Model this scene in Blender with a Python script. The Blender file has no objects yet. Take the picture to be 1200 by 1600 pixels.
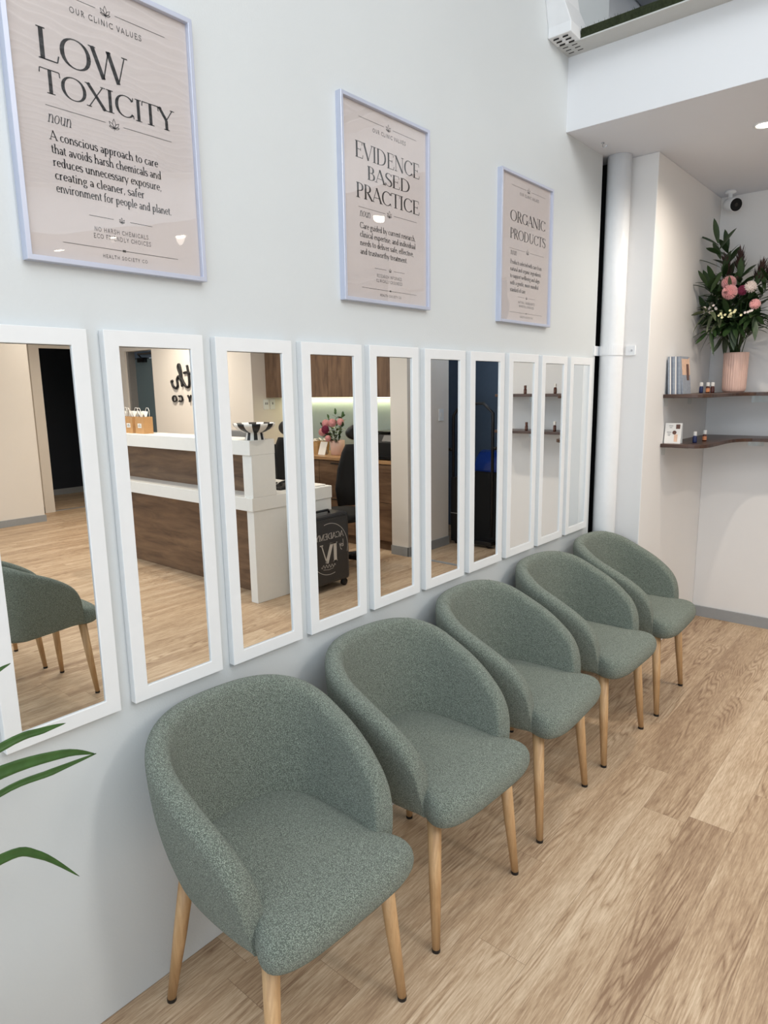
import bpy, bmesh, math, random
from mathutils import Vector, Matrix
PI = math.pi
rnd = random.Random(7)
S = bpy.context.scene
COL = S.collection

# ------------------------------------------------------------------ camera
cam_d = bpy.data.cameras.new('camera')
cam = bpy.data.objects.new('camera', cam_d)
COL.objects.link(cam)
S.camera = cam
YAW, PITCH, ROLL = 0.7054138, -0.1825561, -0.0157506
_f = Vector((-math.sin(YAW) * math.cos(PITCH), math.cos(YAW) * math.cos(PITCH), math.sin(PITCH)))
_r = Vector((math.cos(YAW), math.sin(YAW), 0))
_u = _r.cross(_f)
_r2 = _r * math.cos(ROLL) + _u * math.sin(ROLL)
_u2 = _u * math.cos(ROLL) - _r * math.sin(ROLL)
M = Matrix((_r2, _u2, -_f)).transposed().to_4x4()
M.translation = Vector((1.499, 0.0, 1.582))
cam.matrix_world = M
cam_d.sensor_fit = 'HORIZONTAL'
cam_d.sensor_width = 36
cam_d.lens = 36 * 1045.5 / 1200
cam_d.clip_start = 0.03

# ------------------------------------------------------------------ colour management, world, big lights
S.view_settings.view_transform = 'Standard'
S.view_settings.look = 'None'
S.view_settings.gamma = 1
S.view_settings.use_curve_mapping = False
S.view_settings.exposure = 0.05
W = bpy.data.worlds.new('world')
S.world = W
W.use_nodes = True
W.node_tree.nodes['Background'].inputs[0].default_value = (0.80, 0.90, 1.0, 1)
W.node_tree.nodes['Background'].inputs[1].default_value = 0.6


def area(name, loc, target, sx, sy, power, color):
    d = bpy.data.lights.new(name, 'AREA')
    d.shape = 'RECTANGLE'
    d.size, d.size_y = sx, sy
    d.energy = power
    d.color = color
    o = bpy.data.objects.new(name, d)
    COL.objects.link(o)
    o.location = loc
    o.rotation_euler = (Vector(target) - Vector(loc)).to_track_quat('-Z', 'Y').to_euler()
    return o


area('shopfront_daylight', (3.2, -2.85, 1.75), (2.4, 3.0, 1.2), 6.0, 3.4, 95, (0.79, 0.90, 1.0))
area('skylight', (3.0, 0.2, 4.35), (2.6, 0.6, 0), 4.0, 3.6, 118, (0.90, 0.95, 1.0))
area('clerestory', (5.6, 1.6, 3.9), (0.3, 2.0, 0.6), 0.6, 1.6, 95, (1.0, 0.95, 0.88))


# ------------------------------------------------------------------ material helpers
def newmat(name):
    m = bpy.data.materials.new(name)
    m.use_nodes = True
    nt = m.node_tree
    return m, nt, nt.nodes['Principled BSDF']


def lin(c):
    return tuple((x / 255 / 12.92) if x / 255 < 0.04045 else ((x / 255 + 0.055) / 1.055) ** 2.4 for x in c) + (1,)


def plain(name, rgb, rough=0.5, metal=0.0, noise=0.04, scale=30, bump=0.0, bscale=200, coat=0.0, srgb=True, spec=0.5):
    m, nt, b = newmat(name)
    c = lin(rgb) if srgb else tuple(rgb) + (1,)
    tc = nt.nodes.new('ShaderNodeTexCoord')
    n = nt.nodes.new('ShaderNodeTexNoise')
    n.inputs['Scale'].default_value = scale
    n.inputs['Detail'].default_value = 4
    nt.links.new(tc.outputs['Object'], n.inputs['Vector'])
    r = nt.nodes.new('ShaderNodeValToRGB')
    r.color_ramp.elements[0].position = 0.25
    r.color_ramp.elements[1].position = 0.75
    r.color_ramp.elements[0].color = tuple(x * (1 - noise) for x in c[:3]) + (1,)
    r.color_ramp.elements[1].color = tuple(min(1, x * (1 + noise)) for x in c[:3]) + (1,)
    nt.links.new(n.outputs['Fac'], r.inputs['Fac'])
    nt.links.new(r.outputs['Color'], b.inputs['Base Color'])
    b.inputs['Roughness'].default_value = rough
    b.inputs['Metallic'].default_value = metal
    b.inputs['Coat Weight'].default_value = coat
    b.inputs['Specular IOR Level'].default_value = spec
    if bump:
        n2 = nt.nodes.new('ShaderNodeTexNoise')
        n2.inputs['Scale'].default_value = bscale
        n2.inputs['Detail'].default_value = 3
        nt.links.new(tc.outputs['Object'], n2.inputs['Vector'])
        bp = nt.nodes.new('ShaderNodeBump')
        bp.inputs['Strength'].default_value = bump
        bp.inputs['Distance'].default_value = 0.003
        nt.links.new(n2.outputs['Fac'], bp.inputs['Height'])
        nt.links.new(bp.outputs['Normal'], b.inputs['Normal'])
    return m


def wood(name, dark, light, stretch=(30, 2, 2), rough=0.45, scale=1.0):
    """grain along the axis with the small stretch value"""
    m, nt, b = newmat(name)
    tc = nt.nodes.new('ShaderNodeTexCoord')
    mp = nt.nodes.new('ShaderNodeMapping')
    mp.inputs['Scale'].default_value = stretch
    nt.links.new(tc.outputs['Object'], mp.inputs['Vector'])
    n = nt.nodes.new('ShaderNodeTexNoise')
    n.inputs['Scale'].default_value = scale
    n.inputs['Detail'].default_value = 8
    n.inputs['Roughness'].default_value = 0.62
    n.inputs['Distortion'].default_value = 0.6
    nt.links.new(mp.outputs['Vector'], n.inputs['Vector'])
    r = nt.nodes.new('ShaderNodeValToRGB')
    r.color_ramp.elements[0].position = 0.32
    r.color_ramp.elements[1].position = 0.68
    r.color_ramp.elements[0].color = lin(dark)
    r.color_ramp.elements[1].color = lin(light)
    nt.links.new(n.outputs['Fac'], r.inputs['Fac'])
    nt.links.new(r.outputs['Color'], b.inputs['Base Color'])
    b.inputs['Roughness'].default_value = rough
    return m


def emit(name, rgb, strength):
    m, nt, b = newmat(name)
    b.inputs['Base Color'].default_value = (0.8, 0.8, 0.8, 1)
    b.inputs['Emission Color'].default_value = tuple(rgb) + (1,)
    b.inputs['Emission Strength'].default_value = strength
    return m


def floor_mat():
    m, nt, b = newmat('oak_plank_floor')
    N, L = nt.nodes.new, nt.links.new

    def math_(op, a, bb=None, c=None):
        x = N('ShaderNodeMath')
        x.operation = op
        for i, v in enumerate((a, bb, c)):
            if v is None:
                continue
            if isinstance(v, (int, float)):
                x.inputs[i].default_value = v
            else:
                L(v, x.inputs[i])
        return x.outputs[0]
    tc = N('ShaderNodeTexCoord')
    sp = N('ShaderNodeSeparateXYZ')
    L(tc.outputs['Object'], sp.inputs[0])
    PW, PL = 0.152, 1.21
    u = math_('DIVIDE', math_('SUBTRACT', sp.outputs['X'], 0.139), PW)
    row = math_('FLOOR', u)
    wn = N('ShaderNodeTexWhiteNoise')
    wn.noise_dimensions = '1D'
    L(row, wn.inputs['W'])
    v = math_('ADD', math_('DIVIDE', sp.outputs['Y'], PL), math_('MULTIPLY', wn.outputs['Value'], 7.3))
    colm = math_('FLOOR', v)
    cmb = N('ShaderNodeCombineXYZ')
    L(row, cmb.inputs[0])
    L(colm, cmb.inputs[1])
    wn2 = N('ShaderNodeTexWhiteNoise')
    wn2.noise_dimensions = '2D'
    L(cmb.outputs[0], wn2.inputs['Vector'])
    pid = wn2.outputs['Value']
    # per plank shifted coordinates
    off = N('ShaderNodeCombineXYZ')
    L(math_('MULTIPLY', pid, 31.0), off.inputs[0])
    L(math_('MULTIPLY', pid, 57.0), off.inputs[1])
    L(math_('MULTIPLY', pid, 13.0), off.inputs[2])
    add = N('ShaderNodeVectorMath')
    add.operation = 'ADD'
    L(tc.outputs['Object'], add.inputs[0])
    L(off.outputs[0], add.inputs[1])

    def noise(scale3, detail, rough=0.6, dist=0.0):
        mp = N('ShaderNodeMapping')
        mp.inputs['Scale'].default_value = scale3
        L(add.outputs[0], mp.inputs['Vector'])
        n = N('ShaderNodeTexNoise')
        n.inputs['Scale'].default_value = 1
        n.inputs['Detail'].default_value = detail
        n.inputs['Roughness'].default_value = rough
        n.inputs['Distortion'].default_value = dist
        L(mp.outputs[0], n.inputs['Vector'])
        return n.outputs['Fac']
    broad = noise((9, 1.0, 1), 3, 0.5, 0.3)
    cath = noise((8, 0.8, 1), 2, 0.45, 0.25)
    rings = math_('ABSOLUTE', math_('SINE', math_('MULTIPLY', cath, 80.0)))
    rings = math_('POWER', rings, 0.6)
    patch = noise((7, 1.3, 1), 1, 0.4)
    pm = math_('MULTIPLY', math_('SUBTRACT', patch, 0.50), 8.0)
    pm = math_('MINIMUM', math_('MAXIMUM', pm, 0.0), 1.0)
    fine = noise((230, 14, 1), 4, 0.7)
    mid = noise((48, 2.6, 1), 6, 0.7)
    ringd = math_('MULTIPLY', math_('SUBTRACT', rings, 0.62), math_('MULTIPLY', pm, 0.50))
    t = math_('MULTIPLY_ADD', math_('SUBTRACT', broad, 0.5), 1.0, 0.5)
    t = math_('MULTIPLY_ADD', math_('SUBTRACT', mid, 0.5), 0.7, t)
    t = math_('MULTIPLY_ADD', math_('SUBTRACT', fine, 0.5), 1.5, t)
    t = math_('MULTIPLY_ADD', math_('SUBTRACT', pid, 0.5), 0.22, t)
    t = math_('MULTIPLY_ADD', pm, -0.10, t)
    t = math_('ADD', t, ringd)
    r = N('ShaderNodeValToRGB')
    e = r.color_ramp.elements
    e[0].position, e[0].color = 0.0, lin((140, 112, 88))
    e[1].position, e[1].color = 1.0, lin((222, 201, 174))
    k = e.new(0.5)
    k.color = lin((186, 160, 131))
    L(t, r.inputs['Fac'])
    # joints
    fu = math_('FRACT', u)
    fv = math_('FRACT', v)
    du = math_('MULTIPLY', math_('MINIMUM', fu, math_('SUBTRACT', 1.0, fu)), PW)
    dv = math_('MULTIPLY', math_('MINIMUM', fv, math_('SUBTRACT', 1.0, fv)), PL)
    dd = math_('MINIMUM', du, dv)
    jm = math_('LESS_THAN', dd, 0.0008)
    mx = N('ShaderNodeMix')
    mx.data_type = 'RGBA'
    L(math_('MULTIPLY', jm, 0.5), mx.inputs['Factor'])
    L(r.outputs['Color'], mx.inputs[6])
    mx.inputs[7].default_value = lin((104, 80, 60))
    L(mx.outputs[2], b.inputs['Base Color'])
    b.inputs['Roughness'].default_value = 0.48
    b.inputs['Specular IOR Level'].default_value = 0.35
    bp = N('ShaderNodeBump')
    bp.inputs['Strength'].default_value = 0.25
    bp.inputs['Distance'].default_value = 0.001
    L(math_('SUBTRACT', math_('MULTIPLY', fine, 0.5), jm), bp.inputs['Height'])
    L(bp.outputs['Normal'], b.inputs['Normal'])
    return m


def boucle_mat():
    m, nt, b = newmat('sage_boucle')
    N, L = nt.nodes.new, nt.links.new
    tc = N('ShaderNodeTexCoord')
    n0 = N('ShaderNodeTexNoise')
    n0.inputs['Scale'].default_value = 130
    n0.inputs['Detail'].default_value = 2
    L(tc.outputs['Object'], n0.inputs['Vector'])
    ad = N('ShaderNodeVectorMath')
    ad.operation = 'MULTIPLY_ADD'
    L(n0.outputs['Color'], ad.inputs[0])
    ad.inputs[1].default_value = (0.006, 0.006, 0.006)
    L(tc.outputs['Object'], ad.inputs[2])
    vo = N('ShaderNodeTexVoronoi')
    vo.inputs['Scale'].default_value = 420
    L(ad.outputs[0], vo.inputs['Vector'])
    n = N('ShaderNodeTexNoise')
    n.inputs['Scale'].default_value = 460
    n.inputs['Detail'].default_value = 3
    n.inputs['Roughness'].default_value = 0.7
    L(tc.outputs['Object'], n.inputs['Vector'])
    mx = N('ShaderNodeMath')
    mx.operation = 'MULTIPLY_ADD'
    L(vo.outputs['Distance'], mx.inputs[0])
    mx.inputs[1].default_value = -0.85
    L(n.outputs['Fac'], mx.inputs[2])
    r = N('ShaderNodeValToRGB')
    e = r.color_ramp.elements
    e[0].position, e[0].color = 0.0, lin((103, 111, 102))
    e[1].position, e[1].color = 0.42, lin((180, 190, 176))
    k = e.new(0.2)
    k.color = lin((144, 155, 143))
    L(mx.outputs[0], r.inputs['Fac'])
    L(r.outputs['Color'], b.inputs['Base Color'])
    b.inputs['Roughness'].default_value = 0.95
    b.inputs['Specular IOR Level'].default_value = 0.15
    b.inputs['Sheen Weight'].default_value = 0.15
    b.inputs['Sheen Roughness'].default_value = 0.5
    bp = N('ShaderNodeBump')
    bp.inputs['Strength'].default_value = 0.9
    bp.inputs['Distance'].default_value = 0.0035
    L(mx.outputs[0], bp.inputs['Height'])
    L(bp.outputs['Normal'], b.inputs['Normal'])
    return m


def glaze_mat():
    m, nt, b = newmat('poster_glazing')
    nt.nodes.remove(b)
    N, L = nt.nodes.new, nt.links.new
    out = nt.nodes['Material Output']
    tr = N('ShaderNodeBsdfTransparent')
    gl = N('ShaderNodeBsdfGlossy')
    gl.inputs['Roughness'].default_value = 0.015
    lw = N('ShaderNodeLayerWeight')
    lw.inputs['Blend'].default_value = 0.5
    pw = N('ShaderNodeMath')
    pw.operation = 'POWER'
    pw.inputs[1].default_value = 4.5
    L(lw.outputs['Facing'], pw.inputs[0])
    ma = N('ShaderNodeMath')
    ma.operation = 'MULTIPLY_ADD'
    L(pw.outputs[0], ma.inputs[0])
    ma.inputs[1].default_value = 0.9
    ma.inputs[2].default_value = 0.065
    tc = N('ShaderNodeTexCoord')
    n = N('ShaderNodeTexNoise')
    n.inputs['Scale'].default_value = 3.5
    L(tc.outputs['Object'], n.inputs['Vector'])
    bp = N('ShaderNodeBump')
    bp.inputs['Strength'].default_value = 0.10
    bp.inputs['Distance'].default_value = 0.02
    L(n.outputs['Fac'], bp.inputs['Height'])
    L(bp.outputs['Normal'], gl.inputs['Normal'])
    mx = N('ShaderNodeMixShader')
    L(ma.outputs[0], mx.inputs[0])
    L(tr.outputs[0], mx.inputs[1])
    L(gl.outputs[0], mx.inputs[2])
    L(mx.outputs[0], out.inputs['Surface'])
    return m


def clear_mat(name, tint=(0.95, 0.97, 0.97)):
    m, nt, b = newmat(name)
    nt.nodes.remove(b)
    N, L = nt.nodes.new, nt.links.new
    out = nt.nodes['Material Output']
    tr = N('ShaderNodeBsdfTransparent')
    tr.inputs[0].default_value = tint + (1,)
    gl = N('ShaderNodeBsdfGlossy')
    gl.inputs['Roughness'].default_value = 0.05
    lw = N('ShaderNodeLayerWeight')
    lw.inputs['Blend'].default_value = 0.5
    pw = N('ShaderNodeMath')
    pw.operation = 'POWER'
    pw.inputs[1].default_value = 4.5
    L(lw.outputs['Facing'], pw.inputs[0])
    ma = N('ShaderNodeMath')
    ma.operation = 'MULTIPLY_ADD'
    L(pw.outputs[0], ma.inputs[0])
    ma.inputs[1].default_value = 0.9
    ma.inputs[2].default_value = 0.045
    mx = N('ShaderNodeMixShader')
    L(ma.outputs[0], mx.inputs[0])
    L(tr.outputs[0], mx.inputs[1])
    L(gl.outputs[0], mx.inputs[2])
    L(mx.outputs[0], out.inputs['Surface'])
    return m


def mirror_mat():
    m, nt, b = newmat('mirror_silver')
    b.inputs['Base Color'].default_value = (0.90, 0.915, 0.905, 1)
    b.inputs['Metallic'].default_value = 1
    b.inputs['Roughness'].default_value = 0.0
    return m


def splash_mat():
    return plain('mint_glass_splashback', (170, 188, 187), 0.12, noise=0.02)


MAT = dict(
    wall=plain('white_wall_paint', (206, 211, 213), 0.55, noise=0.012, scale=3, bump=0.12, bscale=160),
    wallc=plain('white_alcove_paint', (230, 229, 228), 0.6, noise=0.012, scale=3, bump=0.08, bscale=160),
    wallb=plain('warm_wall_paint', (227, 221, 213), 0.6, noise=0.012, scale=3, bump=0.08, bscale=160),
    ceil=plain('ceiling_paint', (226, 229, 237), 0.8, noise=0.01, scale=2),
    bulk=plain('bulkhead_paint', (230, 232, 235), 0.6, noise=0.01, scale=2),
    frame=plain('white_lacquer', (230, 233, 235), 0.3, noise=0.01),
    floor=floor_mat(),
    boucle=boucle_mat(),
    seam=plain('seam_thread', (122, 132, 120), 0.9),
    leg=wood('pale_oak_leg', (168, 130, 88), (206, 170, 126), (60, 60, 5)),
    black=plain('black_plastic', (18, 18, 19), 0.4),
    blackm=plain('black_satin', (10, 10, 12), 0.3, coat=0.3),
    mesh=plain('black_mesh_fabric', (14, 14, 15), 0.9),
    mirror=mirror_mat(),
    edge=plain('mirror_edge', (60, 74, 84), 0.2),
    alu=plain('pale_blue_aluminium', (196, 202, 220), 0.32, metal=0.25, noise=0.02),
    paper=plain('poster_paper', (208, 200, 198), 0.7, noise=0.01, scale=8),
    ink=plain('black_ink', (26, 25, 27), 0.6),
    inkg=plain('grey_ink', (70, 68, 70), 0.6),
    glaze=glaze_mat(),
    skirt=plain('grey_skirting', (150, 153, 155), 0.45, noise=0.03),
    walnut=wood('walnut_veneer', (84, 62, 47), (132, 104, 80), (5, 5, 0.7), 0.4, 3.0),
    walnuth=wood('walnut_veneer_level', (84, 62, 47), (132, 104, 80), (0.7, 5, 5), 0.4, 3.0),
    shelf=wood('dark_walnut_shelf', (52, 36, 30), (86, 62, 50), (3, 20, 20), 0.35, 1.2),
    oaktop=wood('oak_counter_top', (150, 112, 76), (186, 148, 106), (2, 20, 20), 0.4, 1.2),
    ledge=plain('ledge_shade_grey', (196, 197, 195), 0.7, noise=0.01),  # shade under the overhanging ledge put into its colour as grey
    stone=plain('white_desk_stone', (236, 236, 233), 0.25, noise=0.012),
    clear=clear_mat('clear_acrylic'),
    splash=splash_mat(),
    led=emit('led_strip', (1.0, 0.90, 0.52), 6.0),
    lamp=emit('downlight_glow', (1.0, 0.88, 0.70), 14.0),
    pvc=plain('white_pvc', (234, 236, 238), 0.35, noise=0.015),
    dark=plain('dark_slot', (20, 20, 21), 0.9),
    navy=plain('navy_paint', (84, 100, 118), 0.6, noise=0.03),
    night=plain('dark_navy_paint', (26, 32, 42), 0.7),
    door=plain('blue_grey_door', (84, 100, 106), 0.5, noise=0.02),
    pink=plain('pink_ceramic', (224, 188, 174), 0.45, noise=0.02),
    leaf=plain('dark_green_leaf', (44, 66, 34), 0.4, noise=0.25, scale=25),
    leafb=plain('bright_green_leaf', (58, 92, 46), 0.32, noise=0.22, scale=30),
    euc=plain('grey_green_leaf', (78, 88, 62), 0.55, noise=0.3, scale=30),
    lead=plain('dark_red_bract', (64, 42, 38), 0.6, noise=0.3, scale=40),
    mum=plain('pink_petal', (240, 186, 186), 0.7, noise=0.12, scale=60),
    magenta=plain('magenta_petal', (150, 60, 92), 0.7, noise=0.2, scale=60),
    white=plain('white_petal', (232, 220, 214), 0.7, noise=0.06, scale=60),
    yellow=plain('pale_yellow_petal', (226, 222, 176), 0.7, noise=0.1, scale=60),
    soil=plain('soil', (44, 34, 28), 0.95, noise=0.3),
    grass=plain('artificial_grass', (38, 46, 22), 0.9, noise=0.4, scale=120),
    roof=plain('silver_roof_sheet', (140, 144, 148), 0.45, metal=0.4, noise=0.06, scale=2),
    beam=plain('steel_beam', (110, 114, 118), 0.5, metal=0.3),
    kraft=plain('kraft_paper', (188, 144, 96), 0.85, noise=0.06),
    tissue=plain('white_tissue', (238, 234, 226), 0.8),
    card=plain('white_card', (232, 229, 224), 0.6),
    navyl=plain('navy_label', (36, 48, 92), 0.4),
    amber=plain('amber_glass', (78, 34, 26), 0.15),
    orange=plain('orange_label', (214, 140, 96), 0.6),
    greyp=plain('grey_print', (146, 154, 166), 0.5, noise=0.2, scale=60),
    peach=plain('peach_print', (222, 186, 160), 0.5, noise=0.15, scale=40),
    brownp=plain('brown_print', (96, 64, 52), 0.5, noise=0.2, scale=40),
    greyd=plain('grey_monitor_back', (126, 124, 122), 0.5),
    blue=plain('glossy_blue_vinyl', (22, 50, 122), 0.18, coat=0.6),
    case=plain('dark_suitcase', (42, 42, 44), 0.35, noise=0.05, bump=0.1),
    logo=plain('silver_print', (196, 192, 186), 0.5),
    wicker=plain('tan_wicker', (176, 140, 94), 0.8, noise=0.2, scale=120),
    chrome=plain('chrome', (200, 202, 206), 0.15, metal=1.0),
)

# ------------------------------------------------------------------ mesh helpers
OFF = {}


def obj(name, bm, mat, parent=None, smooth=False, bevel=0.0, sub=0):
    me = bpy.data.meshes.new(name)
    if parent is not None and parent.name in OFF:
        bmesh.ops.translate(bm, verts=bm.verts, vec=-OFF[parent.name])
    bmesh.ops.recalc_face_normals(bm, faces=bm.faces)
    if smooth:
        for f in bm.faces:
            f.smooth = True
    bm.to_mesh(me)
    bm.free()
    me.materials.append(MAT[mat] if isinstance(mat, str) else mat)
    o = bpy.data.objects.new(name, me)
    COL.objects.link(o)
    if parent is not None:
        o.parent = parent
        OFF[o.name] = OFF.get(parent.name, Vector((0, 0, 0)))
    if bevel:
        md = o.modifiers.new('bevel', 'BEVEL')
        md.width = bevel
        md.segments = 2
        md.limit_method = 'ANGLE'
    if sub:
        md = o.modifiers.new('sub', 'SUBSURF')
        md.levels = md.render_levels = sub
    return o


def thing(name, label, cat, loc=(0, 0, 0), group=None):
    o = bpy.data.objects.new(name, None)
    COL.objects.link(o)
    o.empty_display_size = 0.05
    o.location = loc
    OFF[o.name] = Vector(loc)
    o['label'], o['category'] = label, cat
    if group:
        o['group'] = group
    return o


def tag(o, label, cat, group=None):
    o['label'], o['category'] = label, cat
    if group:
        o['group'] = group
    return o


def struct(name, bm, mat, label, bevel=0.0, smooth=False):
    o = obj(name, bm, mat, None, smooth, bevel)
    o['kind'] = 'structure'
    o['label'] = label
    o['category'] = name.split('_')[0]
    return o


def copy_tree(o, parent=None):
    c = o.copy()
    COL.objects.link(c)
    if parent is not None:
        c.parent = parent
    for ch in list(o.children):
        copy_tree(ch, c)
    return c


def B():
    return bmesh.new()


def box(bm, x0, x1, y0, y1, z0, z1, mtx=None):
    vs = [bm.verts.new((x, y, z)) for x in (x0, x1) for y in (y0, y1) for z in (z0, z1)]
    for f in ((0, 1, 3, 2), (4, 6, 7, 5), (0, 4, 5, 1), (2, 3, 7, 6), (0, 2, 6, 4), (1, 5, 7, 3)):
        bm.faces.new([vs[i] for i in f])
    if mtx is not None:
        bmesh.ops.transform(bm, matrix=mtx, verts=vs)
    return bm


def bx(*a):
    return box(B(), *a)


def loft(bm, rings, close=True, cap=True):
    """rings of equal length joined by quads"""
    R = [[bm.verts.new(p) for p in r] for r in rings]
    n = len(R[0])
    for a, b in zip(R, R[1:]):
        for i in range(n if close else n - 1):
            j = (i + 1) % n
            bm.faces.new((a[i], a[j], b[j], b[i]))
    if cap:
        bm.faces.new(R[0][::-1])
        bm.faces.new(R[-1])
    return R


def tube(bm, pts, radii, n=12, cap=True):
    pts = [Vector(p) for p in pts]
    if isinstance(radii, (int, float)):
        radii = [radii] * len(pts)
    rings = []
    ref = None
    for i, p in enumerate(pts):
        t = (pts[min(i + 1, len(pts) - 1)] - pts[max(i - 1, 0)]).normalized()
        if ref is None:
            ref = t.orthogonal().normalized()
        ref = (ref - t * ref.dot(t))
        ref = ref.normalized() if ref.length > 1e-6 else t.orthogonal().normalized()
        b = t.cross(ref)
        rings.append([p + (ref * math.cos(2 * PI * k / n) + b * math.sin(2 * PI * k / n)) * radii[i] for k in range(n)])
    loft(bm, rings, True, cap)
    return bm


def lathe(bm, prof, c=(0, 0, 0), n=32, cap=True):
    rings = [[(c[0] + r * math.cos(2 * PI * k / n), c[1] + r * math.sin(2 * PI * k / n), c[2] + z) for k in range(n)] for r, z in prof]
    loft(bm, rings, True, cap)
    return bm


def prism(bm, poly, z0, z1):
    loft(bm, [[(x, y, z0) for x, y in poly], [(x, y, z1) for x, y in poly]])
    return bm


def interp(x, tab):
    if x <= tab[0][0]:
        return tab[0][1]
    for (a, va), (b, vb) in zip(tab, tab[1:]):
        if x <= b:
            return va + (vb - va) * (x - a) / (b - a)
    return tab[-1][1]


def bez(p0, p1, p2, p3, t):
    s = 1 - t
    return tuple(s ** 3 * a + 3 * s * s * t * b + 3 * s * t * t * c + t ** 3 * d for a, b, c, d in zip(p0, p1, p2, p3))


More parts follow.
